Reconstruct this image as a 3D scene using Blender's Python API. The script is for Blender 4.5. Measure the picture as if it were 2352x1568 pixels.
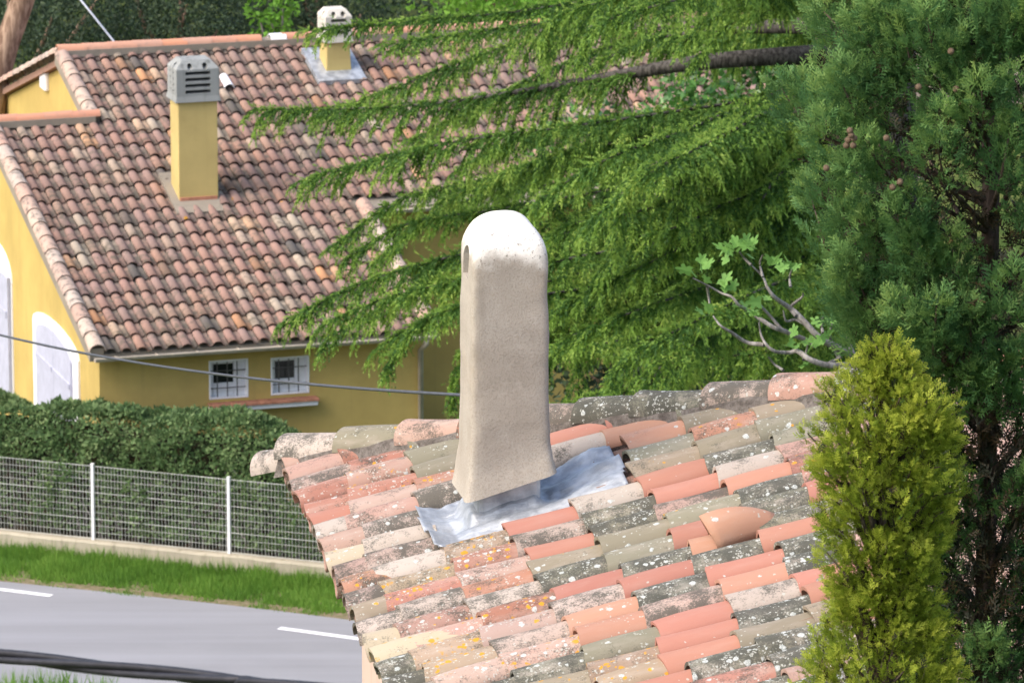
import bpy, bmesh, math, random
import numpy as np
from mathutils import Matrix, Vector, noise as mnoise
random.seed(7); rng = np.random.default_rng(7)
rad = math.radians
scene = bpy.context.scene
for o in list(bpy.data.objects): bpy.data.objects.remove(o)

# ------------------------------------------------------------------ camera, sky, sun, exposure
CAM_H, CAM_PITCH, FOC = 23.2, rad(13.0), 14500.0 / 2352.0      # focal length in picture widths
cam_d = bpy.data.cameras.new('camera'); cam = bpy.data.objects.new('camera', cam_d)
scene.collection.objects.link(cam)
cam.location = (0, 0, CAM_H); cam.rotation_euler = (math.pi / 2 - CAM_PITCH, 0, 0)
cam_d.sensor_width = 36.0; cam_d.lens = 36.0 * FOC; cam_d.clip_start = 0.5; cam_d.clip_end = 6000
cam_d.dof.use_dof = True; cam_d.dof.focus_distance = 27.5; cam_d.dof.aperture_fstop = 19.0
scene.camera = cam
SUN_EL, SUN_AZ = rad(48), rad(-116)             # azimuth from +Y, towards +X
world = bpy.data.worlds.new('World'); scene.world = world; world.use_nodes = True
wn = world.node_tree; wn.nodes.clear()
sky = wn.nodes.new('ShaderNodeTexSky'); sky.sky_type = 'NISHITA'; sky.sun_disc = False
sky.sun_elevation = SUN_EL; sky.sun_rotation = SUN_AZ; sky.air_density = 1.0; sky.dust_density = 4.0; sky.ozone_density = 0.6
bg = wn.nodes.new('ShaderNodeBackground'); bg.inputs[1].default_value = 0.15
wo = wn.nodes.new('ShaderNodeOutputWorld')
wn.links.new(sky.outputs[0], bg.inputs[0]); wn.links.new(bg.outputs[0], wo.inputs[0])
sd = bpy.data.lights.new('sun', 'SUN'); sd.energy = 1.1; sd.angle = rad(50); sd.color = (1.0, 0.95, 0.87)
sun = bpy.data.objects.new('sun', sd); scene.collection.objects.link(sun); sun.location = (-40, 20, 60)
sv = Vector((math.sin(SUN_AZ) * math.cos(SUN_EL), math.cos(SUN_AZ) * math.cos(SUN_EL), math.sin(SUN_EL)))
sun.rotation_euler = sv.to_track_quat('Z', 'Y').to_euler()
scene.view_settings.view_transform = 'Standard'; scene.view_settings.look = 'None'
scene.view_settings.exposure = 1.15; scene.view_settings.gamma = 1.0
scene.view_settings.use_curve_mapping = False

# ------------------------------------------------------------------ survey helpers: where a sight line meets a surface
_F = Vector((0, math.cos(CAM_PITCH), -math.sin(CAM_PITCH))); _R = Vector((1, 0, 0)); _U = _R.cross(_F)
_C = Vector((0, 0, CAM_H))
def ray(x, y): return _F + _R * ((x - 1176) / 14500.0) - _U * ((y - 784) / 14500.0)
def at_y(x, y, Y): r = ray(x, y); return _C + r * (Y / r.y)
def at_z(x, y, z): r = ray(x, y); return _C + r * ((z - CAM_H) / r.z)
def at_plane(x, y, p, n): r = ray(x, y); return _C + r * ((p - _C).dot(n) / r.dot(n))
def proj(p):
    d = Vector(p) - _C; z = d.dot(_F)
    return 1176 + 14500 * d.dot(_R) / z, 784 - 14500 * d.dot(_U) / z

# ------------------------------------------------------------------ object helpers
COL = scene.collection
def link(o, parent=None):
    COL.objects.link(o)
    if parent is not None: o.parent = parent
    return o
def tag(o, label=None, cat=None, group=None, kind=None):
    if label: o['label'] = label
    if cat: o['category'] = cat
    if group: o['group'] = group
    if kind: o['kind'] = kind
    return o
def empty(name, loc=(0, 0, 0), rz=0.0):
    o = bpy.data.objects.new(name, None); o.empty_display_size = 0.3
    o.location = loc; o.rotation_euler = (0, 0, rz); return link(o)
def mesh_np(name, V, F):
    """V (n,3), F (m,k) -> mesh"""
    V = np.ascontiguousarray(V, np.float32); F = np.ascontiguousarray(F, np.int32)
    me = bpy.data.meshes.new(name); m, k = F.shape
    me.vertices.add(len(V)); me.vertices.foreach_set('co', V.ravel())
    me.loops.add(m * k); me.loops.foreach_set('vertex_index', F.ravel())
    me.polygons.add(m); me.polygons.foreach_set('loop_start', np.arange(0, m * k, k, dtype=np.int32))
    me.polygons.foreach_set('loop_total', np.full(m, k, np.int32))
    me.update(); me.validate(); return me
class MB:
    def __init__(s): s.v = []; s.f = []
    def add(s, V, F):
        b = len(s.v); s.v += [tuple(p) for p in V]; s.f += [tuple(i + b for i in f) for f in F]; return s
    def box(s, x0, x1, y0, y1, z0, z1, M=None):
        V = [Vector((x, y, z)) for z in (z0, z1) for y in (y0, y1) for x in (x0, x1)]
        if M is not None: V = [M @ p for p in V]
        return s.add(V, [(0, 2, 3, 1), (4, 5, 7, 6), (0, 1, 5, 4), (2, 6, 7, 3), (0, 4, 6, 2), (1, 3, 7, 5)])
    def tube(s, path, rads, n=8, cap=True):
        path = [Vector(p) for p in path]; V = []; F = []
        up = Vector((0.13, 0.21, 0.97))
        for i, p in enumerate(path):
            t = (path[min(i + 1, len(path) - 1)] - path[max(i - 1, 0)])
            t = t.normalized() if t.length > 1e-9 else Vector((0, 0, 1))
            a = t.cross(up)
            if a.length < 0.05: a = t.cross(Vector((1, 0, 0)))
            a.normalize(); b = a.cross(t); r = rads[i] if hasattr(rads, '__len__') else rads
            V += [p + (a * math.cos(2 * math.pi * k / n) + b * math.sin(2 * math.pi * k / n)) * r for k in range(n)]
        for i in range(len(path) - 1):
            for k in range(n):
                F.append((i * n + k, i * n + (k + 1) % n, (i + 1) * n + (k + 1) % n, (i + 1) * n + k))
        if cap: F += [tuple(range(n))[::-1], tuple((len(path) - 1) * n + k for k in range(n))]
        return s.add(V, F)
    def prism(s, poly, a0, a1, axis='y'):
        """poly in the two other axes (x,z for y; y,z for x; x,y for z)"""
        n = len(poly)
        def P(p, a): return {'y': (p[0], a, p[1]), 'x': (a, p[0], p[1]), 'z': (p[0], p[1], a)}[axis]
        V = [P(p, a0) for p in poly] + [P(p, a1) for p in poly]
        F = [tuple(range(n)), tuple(range(2 * n - 1, n - 1, -1))] + [(i, i + n, (i + 1) % n + n, (i + 1) % n) for i in range(n)]
        return s.add(V, F)
    def mesh(s, name='m', bevel=0.0, smooth=False):
        me = bpy.data.meshes.new(name); me.from_pydata([tuple(p) for p in s.v], [], s.f)
        bm = bmesh.new(); bm.from_mesh(me); bmesh.ops.recalc_face_normals(bm, faces=bm.faces)
        if bevel > 0:
            bmesh.ops.bevel(bm, geom=[e for e in bm.edges if e.is_manifold and e.calc_face_angle(0) > 0.5], offset=bevel, segments=2, profile=0.6, affect='EDGES', clamp_overlap=True)
        bm.to_mesh(me); bm.free()
        if smooth: me.shade_smooth()
        return me
    def build(s, name, mat, parent=None, bevel=0.0, smooth=False):
        me = s.mesh(name, bevel, smooth); me.materials.append(mat)
        return link(bpy.data.objects.new(name, me), parent)
def obj(name, me, mat, parent=None):
    if mat is not None and not me.materials: me.materials.append(mat)
    return link(bpy.data.objects.new(name, me), parent)
def boolean(o, cutter_mb):
    """subtract a builder's solids from o's mesh, for good"""
    c = bpy.data.objects.new('cut', cutter_mb.mesh('cut')); COL.objects.link(c); c.parent = o.parent; c.matrix_basis = o.matrix_basis
    m = o.modifiers.new('b', 'BOOLEAN'); m.operation = 'DIFFERENCE'; m.object = c; m.solver = 'EXACT'; m.use_self = True
    bpy.context.view_layer.update()
    dg = bpy.context.evaluated_depsgraph_get(); me = bpy.data.meshes.new_from_object(o.evaluated_get(dg))
    o.modifiers.clear(); o.data = me; bpy.data.objects.remove(c)

# ------------------------------------------------------------------ material helpers
class NT:
    def __init__(s, name):
        s.m = bpy.data.materials.new(name); s.m.use_nodes = True; s.t = s.m.node_tree; s.t.nodes.clear()
        s.out = s.t.nodes.new('ShaderNodeOutputMaterial')
    def n(s, typ, ins=None, **at):
        nd = s.t.nodes.new('ShaderNode' + typ)
        for k, v in at.items(): setattr(nd, k, v)
        for k, v in (ins or {}).items():
            sk = nd.inputs[k]
            if hasattr(v, 'links'): s.t.links.new(v, sk)
            else:
                if hasattr(v, '__len__') and len(v) == 3 and sk.type == 'RGBA': v = (*v, 1)
                sk.default_value = v
        return nd
    def math(s, op, a, b=0.0, c=None, clamp=False):
        ins = {0: a, 1: b}
        if c is not None: ins[2] = c
        return s.n('Math', ins, operation=op, use_clamp=clamp).outputs[0]
    def noise(s, vec, scale, detail=4, rough=0.55, out=0):
        return s.n('TexNoise', {'Vector': vec, 'Scale': scale, 'Detail': detail, 'Roughness': rough}).outputs[out]
    def step(s, x, lo, hi, a=0.0, b=1.0):
        return s.n('MapRange', {'Value': x, 'From Min': lo, 'From Max': hi, 'To Min': a, 'To Max': b}, interpolation_type='SMOOTHSTEP').outputs[0]
    def mix(s, f, a, b, mode='MIX'):
        nd = s.n('Mix', {'Factor': f}, data_type='RGBA', blend_type=mode)
        for k, v in ((6, a), (7, b)):
            if hasattr(v, 'links'): s.t.links.new(v, nd.inputs[k])
            else: nd.inputs[k].default_value = (*v, 1) if len(v) == 3 else v
        return nd.outputs[2]
    def ramp(s, x, stops, interp='LINEAR'):
        nd = s.n('ValToRGB', {'Fac': x}); cr = nd.color_ramp; cr.interpolation = interp
        while len(cr.elements) < len(stops): cr.elements.new(0.5)
        for e, (p, c) in zip(cr.elements, stops): e.position = p; e.color = (*c, 1)
        return nd.outputs[0]
    def bump(s, h, strength=0.5, dist=0.01):
        return s.n('Bump', {'Height': h, 'Strength': strength, 'Distance': dist}).outputs[0]
    def bsdf(s, col, rough=0.85, normal=None, metal=0.0, spec=0.3):
        ins = {'Base Color': col, 'Roughness': rough, 'Metallic': metal, 'Specular IOR Level': spec}
        if normal is not None: ins['Normal'] = normal
        b = s.n('BsdfPrincipled', ins); s.t.links.new(b.outputs[0], s.out.inputs[0]); return s.m
    def obj(s): return s.n('TexCoord').outputs['Object']
    def pos(s): return s.n('NewGeometry').outputs['Position']

def mat_plain(name, col, rough=0.7, metal=0.0, var=0.15, scale=8.0, bumps=0.15):
    t = NT(name); p = t.obj(); f = t.noise(p, scale, 6, 0.6)
    c = t.mix(t.step(f, 0.3, 0.7), [k * (1 - var) for k in col], [min(1, k * (1 + var)) for k in col])
    return t.bsdf(c, rough, t.bump(t.noise(p, scale * 12, 3), bumps, 0.004), metal)

def mat_stucco(name, col, dirt=(0.2, 0.17, 0.1), amt=0.35, streak=1.0):
    t = NT(name); p = t.obj()
    big = t.noise(p, 0.9, 5, 0.6); mid = t.noise(p, 4.0, 6, 0.65)
    st = t.n('Mapping', {'Vector': p, 'Scale': (9.0, 9.0, 0.35)}).outputs[0]
    sk = t.noise(st, 1.0, 5, 0.6)
    c = t.mix(t.step(big, 0.3, 0.75), [k * 0.86 for k in col], [min(1, k * 1.1) for k in col])
    c = t.mix(t.math('MULTIPLY', t.step(sk, 0.5, 0.8), amt * streak), c, dirt)
    c = t.mix(t.math('MULTIPLY', t.step(mid, 0.58, 0.8), amt * 0.5), c, dirt)
    h = t.math('ADD', t.noise(p, 60, 4, 0.6), t.math('MULTIPLY', t.noise(p, 220, 2), 0.5))
    return t.bsdf(c, 0.95, t.bump(h, 0.45, 0.006), 0, 0.15)

def mat_near_tile():
    t = NT('aged_canal_tile'); oi = t.n('ObjectInfo'); p0 = t.obj()
    sep = t.n('SeparateColor', {'Color': oi.outputs['Color']})
    R_, G_, B_, A_ = sep.outputs[0], sep.outputs[1], sep.outputs[2], oi.outputs['Alpha']
    rnd = oi.outputs['Random']
    off = t.n('CombineXYZ', {0: t.math('MULTIPLY', rnd, 91.7), 1: t.math('MULTIPLY', rnd, 37.3), 2: t.math('MULTIPLY', rnd, 63.1)}).outputs[0]
    p = t.n('VectorMath', {0: p0, 1: off}, operation='ADD').outputs[0]
    base = t.ramp(R_, [(0.0, (0.36, 0.168, 0.124)), (0.12, (0.40, 0.215, 0.148)), (0.22, (0.31, 0.140, 0.100)), (0.36, (0.36, 0.24, 0.195)),
                       (0.48, (0.40, 0.345, 0.30)), (0.6, (0.40, 0.335, 0.225)), (0.74, (0.28, 0.20, 0.145)), (0.88, (0.19, 0.18, 0.13)), (1.0, (0.15, 0.15, 0.13))])
    hv = t.n('HueSaturation', {'Hue': t.math('ADD', 0.5, t.math('MULTIPLY', t.math('SUBTRACT', rnd, 0.5), 0.012)),
                               'Value': t.math('ADD', 0.88, t.math('MULTIPLY', t.math('FRACT', t.math('MULTIPLY', rnd, 7.13)), 0.24)), 'Saturation': 1.0, 'Color': base}).outputs[0]
    lengthy = t.n('Mapping', {'Vector': p, 'Scale': (0.35, 1, 1)}).outputs[0]
    f1 = t.noise(lengthy, 16, 6, 0.62)
    wear = t.math('MULTIPLY', t.math('ADD', G_, 0.12), t.step(f1, 0.42, 0.75))
    c = t.mix(t.math('MULTIPLY', wear, 0.75), hv, (0.42, 0.365, 0.315))
    # dark algae and mould, mottled
    f2 = t.noise(p, 8.5, 7, 0.70); f3 = t.noise(p, 120, 4, 0.7)
    dm = t.math('ADD', t.math('MULTIPLY', f2, 1.15), t.math('MULTIPLY', t.math('SUBTRACT', f3, 0.5), 0.75))
    thr = t.math('SUBTRACT', 0.93, t.math('MULTIPLY', G_, 0.62))
    dark = t.n('MapRange', {'Value': dm, 'From Min': t.math('SUBTRACT', thr, 0.07), 'From Max': t.math('ADD', thr, 0.13)}).outputs[0]
    c = t.mix(t.math('MULTIPLY', dark, 0.86), c, t.mix(f3, (0.022, 0.023, 0.020), (0.10, 0.10, 0.083)))
    # crustose lichen: pale rounds with broken rims
    dist = t.n('VectorMath', {0: p, 1: t.n('VectorMath', {0: t.noise(p, 60, 3, out=1), 'Scale': 0.016}, operation='SCALE').outputs[0]}, operation='ADD').outputs[0]
    def spots(scale, amount, lo, hi):
        v = t.n('TexVoronoi', {'Vector': dist, 'Scale': scale}, feature='F1')
        cell = t.n('SeparateColor', {'Color': v.outputs['Color']})
        keep = t.math('LESS_THAN', cell.outputs[0], amount)
        r = t.math('ADD', lo, t.math('MULTIPLY', cell.outputs[1], hi - lo))
        return t.math('MULTIPLY', keep, t.math('SUBTRACT', 1.0, t.n('MapRange', {'Value': v.outputs['Distance'], 'From Min': t.math('MULTIPLY', r, 0.85), 'From Max': r}).outputs[0])), v
    s1, v1 = spots(34, t.math('MULTIPLY', B_, 0.34), 0.10, 0.55)
    patchy = t.step(t.noise(p, 13, 3), 0.40, 0.62)
    s2, v2 = spots(95, t.math('MULTIPLY', t.math('MULTIPLY', B_, patchy), 1.0), 0.15, 0.66)
    c = t.mix(t.math('MULTIPLY', s2, 0.75), c, t.mix(f3, (0.28, 0.29, 0.255), (0.52, 0.52, 0.47)))
    c = t.mix(t.math('MULTIPLY', s1, 0.8), c, t.mix(t.step(f3, 0.4, 0.6), (0.34, 0.37, 0.35), (0.58, 0.60, 0.58)))
    om = t.step(t.noise(p, 14, 2), 0.45, 0.56)
    s3, v3 = spots(38, A_, 0.25, 0.68)
    c = t.mix(t.math('MULTIPLY', t.math('MULTIPLY', s3, om), 0.92), c, t.mix(f3, (0.42, 0.19, 0.012), (0.62, 0.33, 0.03)))
    h = t.math('ADD', t.math('MULTIPLY', f3, 0.7), t.math('ADD', t.math('MULTIPLY', s1, 0.5), t.math('MULTIPLY', f1, 0.8)))
    return t.bsdf(c, 0.9, t.bump(h, 0.5, 0.004), 0, 0.2)

def mat_far_tile(name='far_roman_tile', moss=False):
    t = NT(name); g = t.n('NewGeometry'); oi = t.n('ObjectInfo'); p = g.outputs['Position']
    r = t.math('FRACT', t.math('ADD', g.outputs['Random Per Island'], t.math('MULTIPLY', oi.outputs['Random'], 3.7)))
    base = t.ramp(r, [(0.0, (0.32, 0.195, 0.155)), (0.25, (0.30, 0.185, 0.155)), (0.5, (0.27, 0.185, 0.165)), (0.68, (0.345, 0.205, 0.155)),
                      (0.80, (0.34, 0.23, 0.18)), (0.90, (0.40, 0.34, 0.27)), (0.955, (0.55, 0.27, 0.13)), (0.985, (0.11, 0.10, 0.095))])
    f = t.noise(p, 0.45, 4, 0.6); f2 = t.noise(p, 7, 6, 0.7); f3 = t.noise(p, 40, 3, 0.65)
    c = t.mix(t.math('MULTIPLY', t.step(f, 0.35, 0.7), 0.40), base, (0.20, 0.155, 0.125))
    r2 = t.math('FRACT', t.math('MULTIPLY', r, 13.7))
    c = t.mix(t.math('MULTIPLY', t.step(t.math('ADD', f2, t.math('MULTIPLY', r2, 0.16)), 0.58, 0.78), 0.78), c, t.mix(f3, (0.045, 0.043, 0.032), (0.17, 0.15, 0.115)))
    c = t.mix(t.math('MULTIPLY', t.step(t.noise(p, 2.6, 2), 0.74, 0.77), 0.9), c, (0.45, 0.22, 0.02))
    if moss: c = t.mix(t.step(t.noise(p, 3.5, 5, 0.7), 0.36, 0.60, 0.15, 0.85), c, t.mix(f3, (0.075, 0.07, 0.055), (0.17, 0.15, 0.125)))
    return t.bsdf(c, 0.92, t.bump(f3, 0.35, 0.006), 0, 0.15)

def mat_leaf(name, dark, mid, bright, scale=2.2, trans=0.28, rough=0.6, spec=0.25, per=0.5):
    """foliage: colour varies from leaf to leaf and from bough to bough"""
    t = NT(name); g = t.n('NewGeometry'); p = g.outputs['Position']
    f = t.noise(p, scale, 3, 0.6)
    x = t.math('ADD', t.math('MULTIPLY', t.step(f, 0.3, 0.7), 1 - per), t.math('MULTIPLY', g.outputs['Random Per Island'], per))
    c = t.ramp(x, [(0.0, dark), (0.5, mid), (1.0, bright)])
    b = t.n('BsdfPrincipled', {'Base Color': c, 'Roughness': rough, 'Specular IOR Level': spec})
    tr = t.n('BsdfTranslucent', {'Color': t.mix(0.5, c, bright)})
    mx = t.n('MixShader', {0: trans, 1: b.outputs[0], 2: tr.outputs[0]})
    t.t.links.new(mx.outputs[0], t.out.inputs[0]); return t.m

def mat_bark(name, a, b, scale=6):
    t = NT(name); p = t.obj(); st = t.n('Mapping', {'Vector': p, 'Scale': (4, 4, 0.7)}).outputs[0]
    f = t.noise(st, scale, 6, 0.65)
    return t.bsdf(t.mix(t.step(f, 0.35, 0.68), a, b), 0.95, t.bump(f, 0.7, 0.03), 0, 0.1)

M = {}
M['near_tile'] = mat_near_tile()
M['far_tile'] = mat_far_tile(); M['far_channel'] = mat_far_tile('mossy_tile_channel', True)
M['mortar'] = mat_stucco('lime_mortar', (0.215, 0.19, 0.165), (0.06, 0.055, 0.045), 0.9, 0.5)
def mat_rough_mortar():
    t = NT('crumbly_mortar'); p = t.obj(); a = t.noise(p, 14, 6, 0.7); b = t.noise(p, 75, 5, 0.75)
    c = t.mix(t.step(a, 0.35, 0.65), (0.135, 0.115, 0.10), (0.28, 0.25, 0.22)); c = t.mix(t.math('MULTIPLY', t.step(b, 0.5, 0.68), 0.7), c, (0.07, 0.065, 0.055))
    return t.bsdf(c, 0.98, t.bump(t.math('ADD', a, b), 1.0, 0.02), 0, 0.1)
M['rough_mortar'] = mat_rough_mortar()
M['far_mortar'] = mat_stucco('grey_mortar', (0.27, 0.235, 0.19), (0.07, 0.07, 0.055), 0.9, 0.3)
M['yellow'] = mat_stucco('ochre_render', (0.50, 0.37, 0.125), (0.34, 0.26, 0.10), 0.4)
M['yellow_chim'] = mat_stucco('ochre_chimney_render', (0.50, 0.39, 0.16), (0.33, 0.25, 0.09), 0.5, 0.4)
M['near_wall'] = mat_stucco('pink_render', (0.55, 0.42, 0.35), (0.3, 0.22, 0.18), 0.4)
M['white'] = mat_plain('white_paint', (0.78, 0.78, 0.80), 0.6, 0, 0.06, 6)
M['shutter'] = mat_plain('lilac_grey_paint', (0.42, 0.43, 0.53), 0.6, 0, 0.08, 5)
M['iron'] = mat_plain('dark_iron', (0.10, 0.10, 0.095), 0.6, 0.3)
M['zinc'] = mat_plain('weathered_gutter', (0.42, 0.37, 0.30), 0.55, 0.0, 0.2, 3)
M['concrete'] = mat_stucco('cast_concrete', (0.27, 0.28, 0.275), (0.06, 0.065, 0.06), 1.0, 0.9)
M['pale_concrete'] = mat_stucco('pale_cast_concrete', (0.55, 0.52, 0.46), (0.2, 0.19, 0.16), 0.6, 0.6)
M['brick'] = mat_plain('terracotta_sill', (0.42, 0.19, 0.12), 0.85, 0, 0.25, 12)
M['dark'] = mat_plain('crack_black', (0.02, 0.02, 0.018), 0.9)
M['galv'] = mat_plain('galvanised_wire', (0.50, 0.51, 0.485), 0.5, 0.0, 0.15, 2)
M['rubber'] = mat_plain('black_cable_sheath', (0.018, 0.018, 0.024), 0.5, 0, 0.3, 30)
M['greywire'] = mat_plain('grey_cable_sheath', (0.07, 0.075, 0.09), 0.6)
M['palewire'] = mat_plain('pale_cable_sheath', (0.42, 0.44, 0.50), 0.6)
def mat_glass():
    t = NT('dark_window_glass'); p = t.obj()
    return t.bsdf(t.mix(t.noise(p, 3), (0.010, 0.012, 0.011), (0.03, 0.035, 0.03)), 0.08, None, 0, 0.5)
M['glass'] = mat_glass()
def mat_lead():
    t = NT('lead_sheet'); p = t.obj()
    f = t.noise(p, 9, 6, 0.6); st = t.n('Mapping', {'Vector': p, 'Scale': (3, 22, 6)}).outputs[0]; f2 = t.noise(st, 1.6, 6, 0.65)
    c = t.mix(t.step(f, 0.3, 0.7), (0.25, 0.27, 0.30), (0.50, 0.53, 0.57))
    c = t.mix(t.math('MULTIPLY', t.step(f2, 0.6, 0.72), 0.55), c, (0.17, 0.17, 0.19))
    c = t.mix(t.step(t.noise(p, 26, 3), 0.72, 0.76), c, (0.20, 0.12, 0.10))
    return t.bsdf(c, 0.42, t.bump(t.math('ADD', f, f2), 0.6, 0.012), 0.35, 0.5)
M['lead'] = mat_lead()
def mat_near_chimney():
    t = NT('limed_skylit_render'); p = t.obj(); z = t.n('SeparateXYZ', {0: p}).outputs[2]
    f = t.noise(p, 7, 7, 0.62); g = t.noise(p, 45, 6, 0.7); fine = t.noise(p, 115, 4, 0.75); b = t.noise(p, 2.5, 4, 0.6)
    c = t.mix(t.step(b, 0.3, 0.7), (0.355, 0.315, 0.265), (0.43, 0.39, 0.335))
    c = t.mix(t.math('MULTIPLY', t.step(f, 0.5, 0.75), 0.5), c, (0.49, 0.45, 0.40))
    c = t.mix(t.math('MULTIPLY', t.step(g, 0.58, 0.75), 0.35), c, (0.22, 0.19, 0.15))
    c = t.mix(t.math('MULTIPLY', t.step(fine, 0.46, 0.66), 0.45), c, (0.22, 0.19, 0.15))
    c = t.mix(t.math('MULTIPLY', t.step(t.noise(p, 3.6, 5, 0.7), 0.52, 0.7), 0.40), c, (0.40, 0.335, 0.25))
    c = t.mix(t.math('MULTIPLY', t.step(t.noise(t.n('Mapping', {'Vector': p, 'Scale': (9, 9, 1.2)}).outputs[0], 1.0, 5, 0.6), 0.52, 0.72), 0.35), c, (0.27, 0.235, 0.19))
    # whitish lime crown, its sky-lit brightness painted in; rim broken, speckled by black lichen
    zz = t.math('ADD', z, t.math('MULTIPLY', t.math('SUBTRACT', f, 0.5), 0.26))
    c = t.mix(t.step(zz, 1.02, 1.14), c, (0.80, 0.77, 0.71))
    band = t.math('MULTIPLY', t.step(zz, 0.98, 1.08), t.step(zz, 1.24, 1.14))
    sp = t.step(t.math('ADD', g, t.math('MULTIPLY', t.math('SUBTRACT', fine, 0.5), 0.9)), 0.57, 0.72)
    c = t.mix(t.math('MULTIPLY', t.math('MULTIPLY', band, sp), 0.85), c, (0.16, 0.145, 0.115))
    c = t.mix(t.math('MULTIPLY', t.math('MULTIPLY', t.step(zz, 1.1, 1.2), t.step(t.math('ADD', g, fine), 1.22, 1.4)), 0.6), c, (0.25, 0.23, 0.19))
    pit = t.step(t.noise(p, 60, 2), 0.70, 0.78); h = t.math('SUBTRACT', t.math('ADD', t.math('MULTIPLY', g, 0.35), t.math('MULTIPLY', fine, 0.8)), t.math('MULTIPLY', pit, 0.8))
    return t.bsdf(c, 0.95, t.bump(h, 0.6, 0.007), 0, 0.1)
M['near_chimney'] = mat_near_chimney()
def mat_road():
    t = NT('asphalt'); p = t.obj(); f = t.noise(p, 0.5, 5, 0.6); g = t.noise(p, 60, 3, 0.7)
    st = t.n('Mapping', {'Vector': p, 'Scale': (0.12, 1.6, 1)}).outputs[0]; w = t.noise(st, 1.0, 4)
    c = t.mix(t.step(w, 0.3, 0.7), (0.235, 0.235, 0.25), (0.285, 0.287, 0.31))
    c = t.mix(t.math('MULTIPLY', t.step(f, 0.4, 0.7), 0.3), c, (0.31, 0.31, 0.33))
    c = t.mix(t.math('MULTIPLY', g, 0.3), c, (0.15, 0.15, 0.155))
    return t.bsdf(c, 0.8, t.bump(g, 0.3, 0.005), 0, 0.3)
M['road'] = mat_road()
def mat_paint():
    t = NT('worn_road_paint'); p = t.obj(); g = t.noise(p, 30, 5, 0.7)
    return t.bsdf(t.mix(t.step(g, 0.62, 0.75), (0.74, 0.73, 0.75), (0.3, 0.3, 0.31)), 0.7)
M['paint'] = mat_paint()
def mat_ground():
    t = NT('soil_and_turf'); p = t.obj(); f = t.noise(p, 1.3, 6, 0.65); g = t.noise(p, 14, 4, 0.7)
    c = t.mix(t.step(f, 0.4, 0.6), (0.05, 0.085, 0.02), (0.10, 0.12, 0.035)); c = t.mix(t.step(g, 0.6, 0.75), c, (0.17, 0.13, 0.08))
    return t.bsdf(c, 1.0, t.bump(g, 0.6, 0.03), 0, 0.05)
M['ground'] = mat_ground()
def mat_shoulder():
    t = NT('dusty_verge_soil'); p = t.obj(); g = t.noise(p, 9, 5, 0.7)
    return t.bsdf(t.mix(t.step(g, 0.35, 0.65), (0.24, 0.19, 0.13), (0.13, 0.125, 0.06)), 1.0, t.bump(g, 0.5, 0.02), 0, 0.05)
M['shoulder'] = mat_shoulder()
M['kerb_wall'] = mat_stucco('old_low_wall_concrete', (0.40, 0.36, 0.28), (0.14, 0.13, 0.08), 0.9, 0.9)
M['cedar'] = mat_leaf('cedar_needles', (0.022, 0.062, 0.014), (0.062, 0.145, 0.026), (0.14, 0.26, 0.045), 1.5, 0.36, per=0.30)  # darkness between the boughs is put into the inner needles' colour
M['cedar_tip'] = mat_leaf('lit_young_cedar_needles', (0.11, 0.215, 0.032), (0.20, 0.34, 0.055), (0.36, 0.47, 0.095), 1.5, 0.42, per=0.30)  # highlights at plume ends put into the colour, along with fresh growth
M['cypress'] = mat_leaf('blue_green_cypress_sprays', (0.035, 0.095, 0.038), (0.085, 0.20, 0.066), (0.22, 0.36, 0.10), 6.5, 0.35, per=0.35)
M['golden'] = mat_leaf('yellow_green_cypress_sprays', (0.075, 0.135, 0.014), (0.22, 0.30, 0.028), (0.42, 0.48, 0.06), 9.0, 0.40, per=0.35)
M['cypress_tip'] = mat_leaf('lit_young_cypress_tips', (0.10, 0.22, 0.075), (0.20, 0.35, 0.11), (0.34, 0.46, 0.13), 6.5, 0.4, per=0.4)  # clump highlights painted in, together with the paler fresh growth
M['golden_tip'] = mat_leaf('lit_young_golden_tips', (0.26, 0.33, 0.03), (0.42, 0.48, 0.06), (0.58, 0.60, 0.10), 9.0, 0.42, per=0.4)  # light clump tops painted in, together with the paler fresh growth
M['dead_shade'] = mat_leaf('dead_sprays_and_shade', (0.006, 0.010, 0.005), (0.018, 0.022, 0.010), (0.085, 0.040, 0.018), 9, 0.05)  # dead sprays with inner shade put into the colour; also fills the hedge
M['oak'] = mat_leaf('holm_oak_leaves', (0.012, 0.024, 0.013), (0.030, 0.055, 0.028), (0.085, 0.12, 0.055), 1.1, 0.12, per=0.45)
M['spring'] = mat_leaf('fresh_spring_leaves', (0.07, 0.16, 0.02), (0.14, 0.32, 0.035), (0.25, 0.46, 0.07), 1.0, 0.4)
M['laurel'] = mat_leaf('glossy_laurel_leaves', (0.02, 0.065, 0.014), (0.06, 0.17, 0.028), (0.15, 0.33, 0.06), 1.0, 0.28, 0.35, 0.5)
M['hedge'] = mat_leaf('hedge_leaves', (0.035, 0.075, 0.026), (0.105, 0.185, 0.065), (0.26, 0.34, 0.15), 2.6, 0.3, per=0.6)
M['fig'] = mat_leaf('fig_leaves', (0.09, 0.20, 0.04), (0.16, 0.32, 0.07), (0.22, 0.40, 0.10), 3, 0.35)
M['grass'] = mat_leaf('verge_grass', (0.06, 0.15, 0.022), (0.13, 0.28, 0.035), (0.25, 0.39, 0.075), 0.8, 0.35, per=0.6)
M['bark'] = mat_bark('grey_cedar_bark', (0.03, 0.027, 0.025), (0.12, 0.11, 0.10))
M['figbark'] = mat_bark('pale_fig_bark', (0.17, 0.155, 0.14), (0.32, 0.30, 0.28))
M['oakbark'] = mat_bark('warm_trunk_bark', (0.16, 0.10, 0.07), (0.42, 0.30, 0.22), 3)
M['brownbark'] = mat_bark('brown_cypress_bark', (0.05, 0.035, 0.025), (0.16, 0.12, 0.10))
M['cone'] = mat_plain('cypress_cone', (0.125, 0.085, 0.055), 0.85, 0, 0.35, 60, 0.5)

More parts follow.
